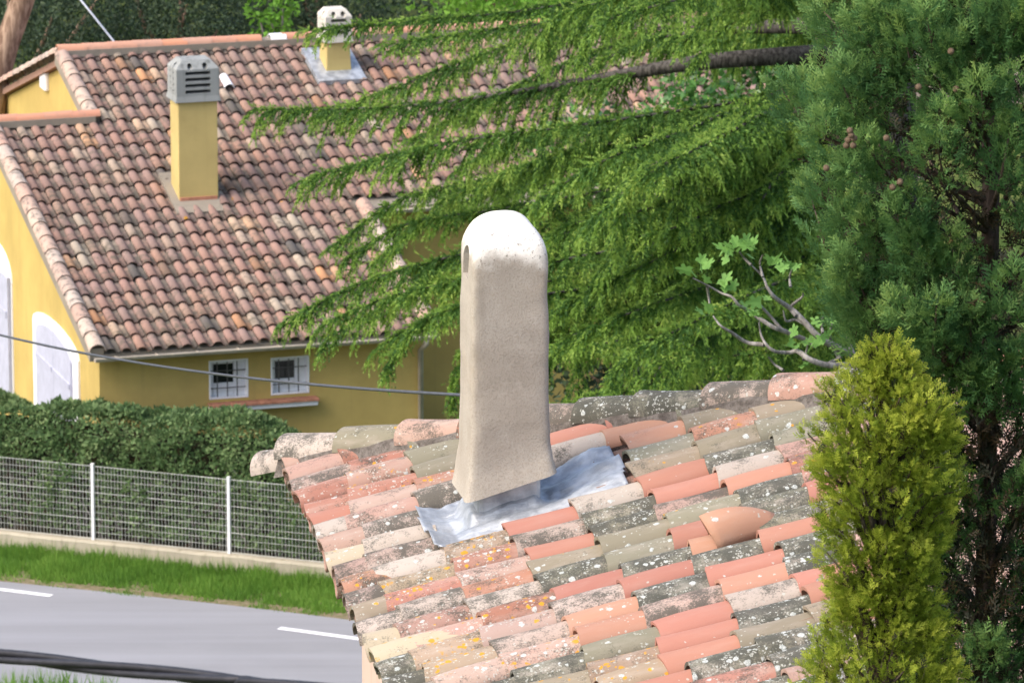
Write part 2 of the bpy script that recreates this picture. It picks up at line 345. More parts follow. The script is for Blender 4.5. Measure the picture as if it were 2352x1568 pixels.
# ------------------------------------------------------------------ ground, road
def ground_z(y): 
    k = max(0.0, min(1.0, (77.0 - y) / 63.0)); return 11.0 * k if y > 14 else 11.0
def build_ground():
    xs = np.concatenate([np.linspace(-3000, -60, 10), np.linspace(-40, 40, 21), np.linspace(60, 3000, 10)])
    ys = np.concatenate([np.linspace(-2000, -20, 8), np.linspace(0, 130, 53), np.linspace(160, 3000, 12)])
    V = [(x, y, ground_z(y)) for y in ys for x in xs]; n = len(xs)
    F = [(j * n + i, j * n + i + 1, (j + 1) * n + i + 1, (j + 1) * n + i) for j in range(len(ys) - 1) for i in range(n - 1)]
    o = obj('ground', mesh_np('ground', np.array(V), np.array(F)), M['ground']); tag(o, 'grassy ground falling gently to the road', kind='structure')
build_ground()
# road: far edge surveyed, curving slightly
RE = [at_z(-400, 1302, 0), at_z(0, 1336, 0), at_z(300, 1366, 0), at_z(600, 1399, 0), at_z(830, 1428, 0), at_z(1200, 1478, 0), at_z(1700, 1555, 0)]
RD = (RE[-1] - RE[0]).normalized(); RN = Vector((RD.y, -RD.x, 0))       # towards the camera
if RN.y > 0: RN = -RN
def strip(name, edge, w0, w1, z, mat, kind=None, label=None, ext=60):
    E = [edge[0] - (edge[1] - edge[0]).normalized() * ext] + list(edge) + [edge[-1] + (edge[-1] - edge[-2]).normalized() * ext]
    V = []
    for i, p in enumerate(E):
        V += [(p + RN * w0).to_tuple()[:2] + (z,), (p + RN * w1).to_tuple()[:2] + (z,)]
    F = [(2 * i, 2 * i + 1, 2 * i + 3, 2 * i + 2) for i in range(len(E) - 1)]
    o = obj(name, mesh_np(name, np.array(V), np.array(F)), mat)
    if kind: tag(o, label, kind=kind)
    return o
strip('verge_soil', RE, -1.6, 0.25, 0.006, M['shoulder'], 'structure', 'bare dusty soil between road and low wall')
strip('road', RE, 0, 5.4, 0.012, M['road'], 'structure', 'grey asphalt lane road')
def dash(p0, p1, w=0.13):
    d = (p1 - p0).normalized(); nrm = Vector((d.y, -d.x, 0)); mb = MB()
    V = [p0 + nrm * w / 2, p1 + nrm * w / 2, p1 - nrm * w / 2, p0 - nrm * w / 2]
    mb.add([(v.x, v.y, 0.017) for v in V], [(0, 1, 2, 3)])
    return mb.build('road_marking', M['paint'])
d1a, d1b = at_z(-330, 1311, 0.017), at_z(118, 1367, 0.017); d2a, d2b = at_z(641, 1441, 0.017), at_z(1090, 1502, 0.017)
tag(dash(d1a, d1b), 'white dashed edge line on the road, before the grass below the hedge', 'road marking', 'white road dashes', 'structure')
tag(dash(d2a, d2b), 'white dashed edge line on the road running in under the near roof eave', 'road marking', 'white road dashes', 'structure')

# ------------------------------------------------------------------ far yellow house
FPHI, FQ = rad(17.0), rad(16.5)
E0 = _C + ray(215, 812) * 90.0
FH = empty('yellow_house', (E0.x, E0.y, 0), FPHI)
tag(FH, 'yellow rendered house with red tiled roof behind the hedge', 'house')
Fmat = Matrix.Translation((E0.x, E0.y, 0)) @ Matrix.Rotation(FPHI, 4, 'Z'); Finv = Fmat.inverted()
EZ, cq, sq = E0.z, math.cos(FQ), math.sin(FQ)
def fl(u, s, h=0.0): return Vector((u, s * cq - h * sq, EZ + s * sq + h * cq))        # on the front slope
_fn = (Fmat.to_3x3() @ Vector((0, -sq, cq))); 
def far_uv(x, y):
    p = Finv @ at_plane(x, y, E0, _fn); return p.x, p.y / cq
S_R, S_L, S_E = 9.33, 7.1, 3.85                 # main ridge, low ridge, eave of the right wing (up the slope)
U0, U1, U2, U3 = 0.05, 1.64, 5.03, 14.0
WF = 0.30                                        # facade set back under the eave
def roof_board(name, poly_us, parent, thick=0.10, mat=None):
    mb = MB(); n = len(poly_us)
    V = [fl(u, s, -0.03) for u, s in poly_us] + [fl(u, s, -0.03 - thick) for u, s in poly_us]
    mb.add(V, [tuple(range(n)), tuple(range(2 * n - 1, n - 1, -1))] + [(i, i + n, (i + 1) % n + n, (i + 1) % n) for i in range(n)])
    return mb.build(name, mat or M['far_mortar'], parent)
far_roof = roof_board('roof', [(U0, 0), (U2, 0), (U2, S_E), (U3, S_E), (U3, S_R), (U1, S_R), (U1, S_L), (U0, S_L)], FH)
# back slopes
yR, zR = S_R * cq, EZ + S_R * sq; yL, zL = S_L * cq, EZ + S_L * sq
mb = MB()
for (ua, ub, y0, z0, run) in ((U1, U3, yR, zR, 5.5), (U0, U1, yL, zL, 4.0)):
    tq = math.tan(FQ); V = []
    for dz in (-0.02, -0.12):
        V += [(ua, y0, z0 + dz), (ub, y0, z0 + dz), (ub, y0 + run, z0 - run * tq + dz), (ua, y0 + run, z0 - run * tq + dz)]
    mb.add(V, [(0, 1, 2, 3), (7, 6, 5, 4), (0, 4, 5, 1), (1, 5, 6, 2), (2, 6, 7, 3), (3, 7, 4, 0)])
mb.build('back_slope', M['far_tile'], FH)
# walls: solids, cut by the openings
w = MB(); t_ = math.tan(FQ)
def under(y): return EZ + y * t_ - 0.14
lw = MB(); lw.prism([(WF, 0), (yL + 3.6, 0), (yL + 3.6, zL - 3.6 * t_ - 0.14), (yL, zL - 0.14), (WF, under(WF))], U0 + 0.10, 1.35, 'x')
wall_low = lw.build('wall', M['yellow'], FH)
lf = MB(); lf.prism([(WF + 0.001, 0), (S_E * cq + 1, 0), (S_E * cq + 1, under(S_E * cq + 1)), (WF + 0.001, under(WF))], U0 + 0.4, U2 - 0.12, 'x')
facade = lf.build('facade', M['yellow'], FH)
mw = MB(); yb = S_E * cq + 0.35
mw.prism([(yb, 0), (yR + 5.1, 0), (yR + 5.1, zR - 5.1 * t_ - 0.14), (yR, zR - 0.14), (yb, under(yb))], U1 + 0.10, U3 - 0.15, 'x')
wall_main = mw.build('main_wall', M['yellow'], FH)
# openings
def far_on_facade(x, y):
    n = Fmat.to_3x3() @ Vector((0, -1, 0)); return Finv @ at_plane(x, y, Fmat @ Vector((0, WF, 0)), n)
def far_on_gable(x, y, u):
    n = Fmat.to_3x3() @ Vector((-1, 0, 0)); return Finv @ at_plane(x, y, Fmat @ Vector((u, 0, 0)), n)
WIN = [((483, 832), (567, 912)), ((625, 825), (707, 902))]
for k, (a, b) in enumerate(WIN):
    A, B = far_on_facade(*a), far_on_facade(b[0], b[1] - 4); x0, x1, z1, z0 = A.x, B.x, A.z, B.z
    boolean(facade, MB().box(x0, x1, WF - 0.2, WF + 0.20, z0, z1))
    f = MB(); d = WF + 0.10
    for (xa, xb, za, zb) in ((x0 - 0.0, x0 + 0.07, z0, z1), (x1 - 0.17, x1, z0, z1), (x0 + 0.07, x1 - 0.17, z1 - 0.06, z1), (x0 + 0.07, x1 - 0.17, z0, z0 + 0.19)):
        f.box(xa + 0.002, xb - 0.002, d, d + 0.06, za + 0.002, zb - 0.002)
    wo_ = f.build('window', M['white'], FH, 0.006)
    MB().box(x0 + 0.04, x1 - 0.14, d + 0.03, d + 0.045, z0 + 0.16, z1 - 0.04).build('pane', M['glass'], wo_)
    rv = MB(); e = 0.022                                       # white painted reveal
    rv.box(x0 - e, x0 + 0.003, WF - 0.006, WF + 0.19, z0 - e, z1 + e).box(x1 - 0.003, x1 + e, WF - 0.006, WF + 0.19, z0 - e, z1 + e)
    rv.box(x0, x1, WF - 0.005, WF + 0.19, z1 - 0.003, z1 + e).box(x0, x1, WF - 0.004, WF + 0.19, z0 - e, z0 + 0.003)
    rv.build('reveal', M['white'], wo_)
    for q in (0.2, 0.48, 0.75):
        xx = x0 + (x1 - x0) * q; MB().tube([(xx, WF + 0.03, z0), (xx, WF + 0.03, z1)], 0.009, 6).build('bar', M['iron'], wo_)
    for q in (0.24, 0.72):
        zz = z0 + (z1 - z0) * q; MB().tube([(x0, WF + 0.045, zz), (x1, WF + 0.045, zz)], 0.008, 6).build('bar', M['iron'], wo_)
A, B = far_on_facade(484, 916), far_on_facade(724, 917)
zs = far_on_facade(600, 915).z
sill = MB().box(A.x - 0.03, B.x, WF - 0.17, WF + 0.02, zs - 0.115, zs - 0.045).build('window_sill', M['white'], FH, 0.01)
nt_ = 9
for i in range(nt_):
    a = A.x - 0.05 + (B.x - A.x + 0.07) * i / nt_; b = A.x - 0.05 + (B.x - A.x + 0.07) * (i + 1) / nt_ - 0.008
    MB().box(a, b, WF - 0.20, WF + 0.0, zs - 0.045, zs - 0.01 + 0.006 * random.random()).build('sill_tile', M['brick'], sill, 0.004)
# gable shutters
def arch_poly(y0, y1, z0, zs, z1, n=10):
    c = (y0 + y1) / 2; r = (y1 - y0) / 2
    return [(y0, z0)] + [(c - r * math.cos(math.pi * i / n), zs + (z1 - zs) * math.sin(math.pi * i / n)) for i in range(n + 1)] + [(y1, z0)]
UG = U0 + 0.10
for (xl, xr, yt, yb_, name) in ((80, 183, 742, 885, 'a'), (-40, 30, 590, 880, 'b')):
    c0 = far_on_gable(xl, 800, UG); c1 = far_on_gable(xr, 800, UG)
    ya, yc = sorted((c0.y, c1.y)); zt = far_on_gable((xl + xr) / 2, yt, UG).z; zb = zt - 2.0
    sur = MB()
    if name == 'a':
        sur.prism(arch_poly(ya, yc, zb, zt - 0.25, zt), UG - 0.03, UG + 0.02, 'x')
        s_ = sur.build('window_surround', M['white'], FH)
        mid = (ya + yc) / 2; rim = (yc - ya) * 0.12
        for (p0, p1) in ((ya + rim, mid - 0.006), (mid + 0.006, yc - rim)):
            pts = [q for q in arch_poly(ya + rim, yc - rim, zb, zt - 0.36, zt - 0.13, 16)]
            pl = [(p0, zb)] + [q for q in pts[1:-1] if p0 + 1e-4 < q[0] < p1 - 1e-4] + [(p1, zb)]
            def zat(y):
                r = (yc - ya) / 2 - rim; return zt - 0.36 + 0.23 * math.sqrt(max(0, 1 - ((y - mid) / r) ** 2))
            pl = [(p0, zb), (p0, zat(p0))] + [q for q in pts[1:-1] if p0 + 1e-3 < q[0] < p1 - 1e-3] + [(p1, zat(p1)), (p1, zb)]
            sh = MB().prism(pl, UG - 0.065, UG - 0.03, 'x').build('shutter', M['shutter'], FH)
            MB().box(UG - 0.085, UG - 0.065, p0 + 0.03, p1 - 0.03, zt - 0.75, zt - 0.68).build('batten', M['shutter'], sh)
            MB().box(UG - 0.085, UG - 0.065, p0 + 0.03, p1 - 0.03, zb + 0.3, zb + 0.37).build('batten', M['shutter'], sh)
    else:
        sur.prism(arch_poly(ya - 0.05, yc - 0.25, zb, zt - 0.2, zt + 0.25), UG - 0.02, UG + 0.02, 'x').build('window_surround', M['white'], FH)
        o = MB().box(UG - 0.075, UG - 0.03, ya, yc, zb, zt - 0.12).build('shutter', M['shutter'], FH, 0.006)
        MB().box(UG - 0.095, UG - 0.075, ya + 0.05, yc - 0.05, zt - 0.75, zt - 0.66).build('batten', M['shutter'], o)
# white ventilation grille on the upper gable
UGm = U1 + 0.10
c = far_on_gable(106, 184, UGm)
vent = MB().box(UGm - 0.07, UGm + 0.01, c.y - 0.20, c.y + 0.20, c.z - 0.15, c.z + 0.15).build('vent_cover', M['white'], FH, 0.03)
# gutter (half round) and downpipe
def gutter(u0, u1, s):
    mb = MB(); p = fl(0, s, -0.04); cy, cz, r, n = p.y - 0.07, p.z - 0.02, 0.062, 8
    prof = [(cy - r * math.cos(math.pi * i / n), cz - r * math.sin(math.pi * i / n)) for i in range(n + 1)]
    prof += [(cy + (r - 0.008) * math.cos(math.pi * i / n), cz - (r - 0.008) * math.sin(math.pi * i / n)) for i in range(n + 1)]
    mb.prism(prof, u0, u1, 'x'); mb.tube([(u0, cy - r, cz), (u1, cy - r, cz)], 0.012, 6)
    g = mb.build('gutter', M['zinc'], FH)
    for i in range(int((u1 - u0) / 0.6)):
        u = u0 + 0.3 + i * 0.6; MB().box(u, u + 0.025, cy - r - 0.004, cy + r + 0.1, cz - 0.003 - r * 0.2, cz + 0.006).build('gutter_bracket', M['zinc'], g)
    return cy, cz
gy, gz = gutter(U0 - 0.05, U2 + 0.02, 0.0); gutter(U2 + 0.05, U3, S_E)
dx = far_on_facade(964, 850).x
MB().tube([(dx, gy, gz - 0.05), (dx, gy + 0.02, gz - 0.13), (dx, WF - 0.05, gz - 0.28), (dx, WF - 0.05, 0.0)], 0.04, 10).build('downpipe', M['zinc'], FH, 0, True)
# roman tiles
TW, TL = 0.2266, 0.4147
def far_tile_mesh(seed):
    r = random.Random(seed); nb = 7; V = []; F = []
    def prof(y, k, dz):
        out = []; w0 = 0.148 * k
        for i in range(nb + 1):
            a = math.pi * i / nb; out.append((0.02 + 0.074 - w0 / 2 * math.cos(a), y, dz + 0.060 * k * math.sin(a) ** 0.9))
        out.append((0.195, y, dz - 0.006)); out.append((TW + 0.012, y, dz + 0.006)); return out
    a, b = prof(0.0, 1.04, 0.019), prof(TL + 0.035, 0.86, -0.010)
    low = [(x, y + 0.004, z - 0.014) for x, y, z in a]
    n = len(a); V = a + b + low
    F = [(i, i + 1, n + i + 1, n + i) for i in range(n - 1)] + [(2 * n + i, 2 * n + i + 1, i + 1, i) for i in range(n - 1)]
    me = bpy.data.meshes.new('roman_tile'); me.from_pydata(V, [], F); me.shade_smooth()
    me.materials.append(M['far_tile']); me.materials.append(M['far_channel'])
    for p in me.polygons: p.material_index = 1 if p.index in (n - 3, n - 2) else 0
    for p in me.polygons:
        if p.index >= n - 1: p.use_smooth = False
    return me
ftm = [far_tile_mesh(k) for k in range(1)]
CH1 = (2.19, 2.85, 4.2, 4.95); CH2 = (5.45, 6.12, 7.95, 8.85)      # roof areas taken by the two chimneys
cells = []
for j in range(int(S_R / TL) + 1):
    s = j * TL - 0.03
    smax = S_R - 0.10
    for i in range(-1, int((U3 - U0) / TW)):
        u = U0 + 0.10 + i * TW
        if i < 0: continue
        if u + TW > U3: continue
        if s < S_E - 0.1 and u + TW > U2 - 0.02: continue
        if s + TL * 0.6 > S_L and u < U1 + 0.02: continue
        if s > smax - 0.12: continue
        uc, sc = u + TW / 2, s + TL / 2
        if CH1[0] < uc < CH1[1] and CH1[2] - 0.15 < sc < CH1[3] + 0.2: continue
        if CH2[0] < uc < CH2[1] and CH2[2] < sc < CH2[3]: continue
        x, y = proj(Fmat @ fl(uc, sc)); vis = (-20 < x < 1000 and y > 0) * 1.0
        if x > 700: vis *= 0.5
        cells.append((vis * 1000 + (1.0 if vis else 0) * (20 - s), u, s, smax))
cells.sort(key=lambda c: -c[0])
mb = MB(); tv = [tuple(v.co) for v in ftm[0].vertices]; tf = [tuple(p.vertices) for p in ftm[0].polygons]; tmi = [p.material_index for p in ftm[0].polygons]
for k, (_, u, s, smax) in enumerate(cells):
    ju, js, jr = random.gauss(0, .006), random.gauss(0, .008), random.gauss(0, .012)
    p = fl(u + ju, s + js, 0.0)
    Mt = Matrix.Translation(p) @ Matrix.Rotation(FQ + random.gauss(0, .006), 4, 'X') @ Matrix.Rotation(jr, 4, 'Z')
    if k < 296:
        o = bpy.data.objects.new('roman_tile', ftm[0]); o.matrix_basis = Mt; link(o, far_roof)
    else: mb.add([Mt @ Vector(v) for v in tv], tf)
rest = mb.build('roman_tiles_beyond', M['far_tile'], far_roof); rest.data.shade_smooth(); tag(rest, kind='stuff'); rest.data.materials.append(M['far_channel'])
rest.data.polygons.foreach_set('material_index', np.array(tmi * (len(rest.data.polygons) // len(tmi)), np.int32))
# white spare tile, rake and ridge tiles
def barrel_mesh(L, w0, w1, h, n=8, th=0.014):
    V = []; F = []
    for (x, w, k) in ((0, w0, 1.0), (L, w1, 0.9)):
        for i in range(n + 1):
            a = math.pi * i / n; V.append((x, -w / 2 * math.cos(a), h * k * math.sin(a)))
        for i in range(n + 1):
            a = math.pi * i / n; V.append((x, -(w / 2 - th) * math.cos(a), (h * k - th) * math.sin(a)))
    m = n + 1
    for i in range(n):
        F += [(i, i + 1, 2 * m + i + 1, 2 * m + i)[::-1], (m + i, m + i + 1, 3 * m + i + 1, 3 * m + i), (i, m + i, m + i + 1, i + 1), (2 * m + i, 2 * m + i + 1, 3 * m + i + 1, 3 * m + i)]
    F += [(0, 2 * m, 3 * m, m), (n, m + n, 3 * m + n, 2 * m + n)]
    me = bpy.data.meshes.new('barrel'); me.from_pydata(V, [], F); me.shade_smooth(); me.set_sharp_from_angle(angle=rad(45)); return me
def mat_ridge(name, cols, stain=0.5, scol=(0.10, 0.095, 0.085)):
    t = NT(name); oi = t.n('ObjectInfo'); p = t.pos()
    c = t.ramp(oi.outputs['Random'], [(i / (len(cols) - 1), k) for i, k in enumerate(cols)])
    f = t.noise(p, 9, 6, 0.7)
    c = t.mix(t.math('MULTIPLY', t.step(f, 0.48, 0.66), stain), c, scol)
    return t.bsdf(c, 0.9, t.bump(f, 0.3, 0.006), 0, 0.15)
M['ridge'] = mat_ridge('ridge_tile_terracotta', [(0.50, 0.24, 0.16), (0.46, 0.27, 0.20), (0.55, 0.25, 0.15), (0.44, 0.30, 0.24)], 0.3, (0.25, 0.2, 0.16))
M['rake'] = mat_ridge('bleached_rake_tile', [(0.44, 0.28, 0.22), (0.46, 0.36, 0.29), (0.42, 0.35, 0.30), (0.37, 0.25, 0.20)], 0.9)
rm = barrel_mesh(0.46, 0.25, 0.21, 0.10); rm.materials.append(M['ridge'])
km = barrel_mesh(0.50, 0.25, 0.22, 0.115); km.materials.append(M['rake'])
def place(name, me, p, xdir, up, parent):
    x = Vector(xdir).normalized(); z = (Vector(up) - x * x.dot(Vector(up))).normalized(); y = z.cross(x)
    o = bpy.data.objects.new(name, me); o.matrix_basis = Matrix.Translation(p) @ Matrix((x, y, z)).transposed().to_4x4(); return link(o, parent)
for (ua, ub, S, d) in ((U1 - 0.05, U3, S_R, 1), (U0 - 0.05, U1 + 0.05, S_L, 1)):
    n = int((ub - ua) / 0.40)
    for i in range(n):
        u = ua + (ub - ua) * i / n
        o = place('ridge_tile', rm, fl(u, S, 0.045 + 0.01 * random.random()) + Vector((0, 0, 0.03)), (-1 if S == S_R else 1, random.gauss(0, .012), random.gauss(0.035, .010)), (0, 0, 1), far_roof)
        if S == S_R: o.location.x += 0.44
        if S == S_R and abs(proj(Fmat @ o.location)[0] - 635) < 25: o.data = rm.copy(); o.data.materials.clear(); o.data.materials.append(M['white']); o.scale = (0.55, 1.03, 1.03); o['label'] = 'white patched ridge tile'
    m = MB(); m.box(ua + 0.05, ub - 0.05, -0.14, 0.14, -0.03, 0.075, Matrix.Translation(fl(0, S, 0.02)))
    m.build('ridge_mortar', M['far_mortar'], far_roof)
rows = [(U0, 0.0, S_L, 1), (U1, S_L, S_R, 1), (U2, 0.0, S_E, 1)]
slope = Vector((0, cq, sq)); nrm = Vector((0, -sq, cq))
for (u, s0, s1, _) in rows:
    n = max(1, round((s1 - s0) / 0.42))
    for i in range(n):
        s = s0 + (s1 - s0) * i / n - 0.04
        place('rake_tile', km, fl(u, s, 0.055), slope + Vector((random.gauss(0, .015), 0, -0.03)), nrm, far_roof)
    MB().box(u - 0.10, u + 0.10, (s0) * 1.0, s1, -0.13, 0.075, Matrix.Translation((0, 0, EZ)) @ Matrix.Rotation(FQ, 4, 'X')).build('rake_mortar', M['far_mortar'], far_roof)
for i in range(10):                                              # back rake of the upper gable
    s = i * 0.46
    place('rake_tile', km, Vector((U1, yR + (s + 0.42) * cq, zR - (s + 0.42) * sq + 0.06)), Vector((random.gauss(0, .01), -cq, sq - 0.03)), (0, sq, cq), far_roof)
u, s = far_uv(521, 200)
o = place('spare_tile', barrel_mesh(0.38, 0.16, 0.13, 0.07), fl(u, s - 0.15, 0.06), slope, nrm, far_roof); o.data.materials.append(M['white']); o['label'] = 'white replacement tile'
# far chimneys
def far_chimney(x0, x1, ya, yb, ztop_cap, zcap, zflare, cap_mat, shaft_mat, flare, slots):
    mb = MB(); cx, cy = (x0 + x1) / 2, (ya + yb) / 2; hx, hy = (x1 - x0) / 2, (yb - ya) / 2
    zb = EZ + ya * t_ - 0.05
    lv = [(zb, 1.0 + flare * 0.55), (zb + 0.12, 1.0 + flare * 0.4), (zb + 0.3, 1.0 + flare * 0.12), (zcap - 0.02, 1.0)]
    V = []; 
    for z, k in lv: V += [(cx - hx * k, cy - hy * k, z), (cx + hx * k, cy - hy * k, z), (cx + hx * k, cy + hy * k, z), (cx - hx * k, cy + hy * k, z)]
    F = [(3, 2, 1, 0), (12, 13, 14, 15)] + [(r * 4 + i, r * 4 + (i + 1) % 4, (r + 1) * 4 + (i + 1) % 4, (r + 1) * 4 + i) for r in range(3) for i in range(4)]
    mb.add(V, F); sh = mb.build('chimney', shaft_mat, FH, 0.012)
    H = ztop_cap - zcap; zs = zcap + H * 0.78; e = 0.03
    c = MB(); a, b = hx + e, hy + e
    V = [(cx - a - .02, cy - b - .02, zcap - 0.04), (cx + a + .02, cy - b - .02, zcap - 0.04), (cx + a + .02, cy + b + .02, zcap - 0.04), (cx - a - .02, cy + b + .02, zcap - 0.04)]
    V += [(cx + sx * a, cy + sy * b, zcap + 0.05) for sx, sy in ((-1, -1), (1, -1), (1, 1), (-1, 1))]
    V += [(cx + sx * a, cy + sy * b, zs) for sx, sy in ((-1, -1), (1, -1), (1, 1), (-1, 1))]
    V += [(cx + sx * a * 0.66, cy + sy * b * 0.6, ztop_cap) for sx, sy in ((-1, -1), (1, -1), (1, 1), (-1, 1))]
    c.add(V, [(3, 2, 1, 0), (12, 13, 14, 15)] + [(r * 4 + i, r * 4 + (i + 1) % 4, (r + 1) * 4 + (i + 1) % 4, (r + 1) * 4 + i) for r in range(3) for i in range(4)])
    cap = c.build('chimney_cap', cap_mat, sh, 0.008)
    cut = MB()
    h0 = zcap + 0.07; dz = (zs - 0.015 - h0) / slots
    for i in range(slots):
        z = h0 + dz * (i + 0.5)
        cut.box(cx - a * 0.58, cx + a * 0.58, cy - b - 0.1, cy + b + 0.1, z - dz * 0.27, z + dz * 0.27)
        for yy in (-0.35, 0.3):
            cut.tube([(cx - a - 0.1, cy + b * yy, z), (cx - a * 0.62, cy + b * yy, z)], dz * 0.24, 10)
    zz = (zs + ztop_cap) / 2; 
    for xx in (-0.35, 0.35): cut.tube([(cx + a * xx, cy - b - 0.05, zz - 0.05), (cx + a * xx, cy - b * 0.25, zz + 0.01)], 0.04, 10)
    cut.tube([(cx - a - 0.05, cy - b * 0.1, zz - 0.04), (cx - a * 0.3, cy - b * 0.1, zz + 0.0)], 0.04, 10)
    boolean(cap, cut)
    return sh
def front_pt(x, y, yl):
    n = Fmat.to_3x3() @ Vector((0, -1, 0)); return Finv @ at_plane(x, y, Fmat @ Vector((0, yl, 0)), n)
ya = CH1[2] * cq + 0.10
L_, R_ = front_pt(411, 400, ya).x, front_pt(501, 400, ya).x
c1 = far_chimney(L_, R_, ya, ya + 0.50, front_pt(450, 132, ya + 0.25).z, front_pt(450, 228, ya).z, 0, M['concrete'], M['yellow_chim'], 0.0, 4)
zb1 = EZ + ya * t_
MB().box(L_ + 0.01, R_ - 0.02, ya - 0.03, ya + 0.03, zb1 - 0.05, front_pt(450, 452, ya).z).build('base_tile', M['brick'], c1)
MB().add([fl(L_ - 0.12, CH1[2] - 0.25, 0.03), fl(R_ + 0.10, CH1[2] - 0.25, 0.03), fl(R_ + 0.10, CH1[2] + 0.95, 0.085), fl(L_ - 0.12, CH1[2] + 0.95, 0.085),
          fl(L_ - 0.12, CH1[2] - 0.25, -0.03), fl(R_ + 0.10, CH1[2] - 0.25, -0.03), fl(R_ + 0.10, CH1[2] + 0.95, -0.03), fl(L_ - 0.12, CH1[2] + 0.95, -0.03)],
         [(0, 1, 2, 3), (7, 6, 5, 4), (0, 4, 5, 1), (1, 5, 6, 2), (2, 6, 7, 3), (3, 7, 4, 0)]).build('mortar_bed', M['far_mortar'], c1)
ya2 = CH2[2] * cq + 0.2
L_, R_ = front_pt(751, 120, ya2).x, front_pt(804, 120, ya2).x
c2 = far_chimney(L_, R_, ya2, ya2 + 0.42, front_pt(775, 18, ya2 + 0.2).z, front_pt(775, 92, ya2).z, 0, M['pale_concrete'], M['yellow_chim'], 0.25, 3)
c2['label'] = 'short yellow chimney with flared foot and pale cap'; c1['label'] = 'tall yellow chimney with grey slotted cap'
MB().add([fl(CH2[0] - .05, CH2[2] - 0.10, 0.075), fl(CH2[1] + .05, CH2[2] - 0.10, 0.075), fl(CH2[1] + .05, CH2[3] + .1, 0.10), fl(CH2[0] - .05, CH2[3] + .1, 0.10),
          fl(CH2[0] - .05, CH2[2] - 0.10, 0.0), fl(CH2[1] + .05, CH2[2] - 0.10, 0.0), fl(CH2[1] + .05, CH2[3] + .1, 0.0), fl(CH2[0] - .05, CH2[3] + .1, 0.0)],
         [(0, 1, 2, 3), (7, 6, 5, 4), (0, 4, 5, 1), (1, 5, 6, 2), (2, 6, 7, 3), (3, 7, 4, 0)]).build('lead_flashing', M['lead'], c2)

# ------------------------------------------------------------------ near house: old hipped roof
NPSI, NQ = rad(8.55), rad(17.2); tn, cn, sn = math.tan(NQ), math.cos(NQ), math.sin(NQ)
C0 = Vector((-1.0316, 28.2748, 16.0662))
NG = ground_z(C0.y - 3)
NH = empty('near_house', (C0.x, C0.y, NG), NPSI)
tag(NH, 'old house with lichen-stained canal tile roof and rounded plaster chimney', 'house')
Nmat = Matrix.Translation((C0.x, C0.y, NG)) @ Matrix.Rotation(NPSI, 4, 'Z'); Ninv = Nmat.inverted()
NZ = C0.z - NG; KK, VH0 = 0.82, 0.03                         # eave height; the hip runs (1, -HK) in plan
BACK = sn / KK
def nl(u, v, h=0.0): return Vector((u * cn - h * sn, -v, NZ + u * sn + h * cn))     # u measured up the slope
_nn = Nmat.to_3x3() @ Vector((-sn, 0, cn))
def near_uv(x, y):
    p = Ninv @ at_plane(x, y, C0, _nn); return p.x / cn, -p.y
UMAX, VMAX = 4.6, 6.3
# deck: front slope, back slope, walls
kk = KK
mb = MB()
top = [nl(0.02, VH0, -0.02), nl(0.02, VMAX, -0.02), nl(UMAX, VMAX, -0.02), nl(UMAX, VH0 + UMAX * kk, -0.02)]
bot = [p - Vector((0, 0, 0.10)) for p in top]
mb.add(top + bot, [(0, 1, 2, 3), (7, 6, 5, 4), (0, 4, 5, 1), (1, 5, 6, 2), (2, 6, 7, 3), (3, 7, 4, 0)])
tb = [nl(0.02, VH0, -0.02), nl(UMAX, VH0 + UMAX * kk, -0.02), Vector((UMAX * cn, -VH0 + 0.02, NZ - 0.02))]; bb = [p - Vector((0, 0, 0.1)) for p in tb]
mb.add(tb + bb, [(0, 1, 2), (5, 4, 3), (0, 3, 4, 1), (1, 4, 5, 2), (2, 5, 3, 0)])
near_roof = mb.build('roof', M['mortar'], NH)
wb = MB(); wb.box(0.28, UMAX * cn - 0.1, -VMAX + 0.25, -0.45, 0, NZ - 0.06)
wb.build('wall', M['near_wall'], NH)
# eave cornice (two rows of half tiles under the eave)
gen = MB(); gm = barrel_mesh(0.30, 0.20, 0.18, 0.08, 8); gv = [tuple(v.co) for v in gm.vertices]; gf = [tuple(p.vertices) for p in gm.polygons]
for r_, (dx_, dz_) in enumerate(((0.10, -0.165), (0.20, -0.27))):
    for i in range(int(VMAX / 0.21) - 2):
        Mt = Matrix.Translation((dx_, -0.42 - i * 0.21 - 0.1 * r_, NZ + dz_)); gen.add([Mt @ Vector(v) for v in gv], gf)
g_ = gen.build('eave_cornice', M['brick'], NH); tag(g_, kind='stuff')
MB().box(0.10, 0.30, -VMAX + 0.2, -0.4, NZ - 0.17, NZ - 0.07).box(0.2, 0.30, -VMAX + 0.2, -0.4, NZ - 0.28, NZ - 0.18).build('eave_mortar', M['mortar'], NH)

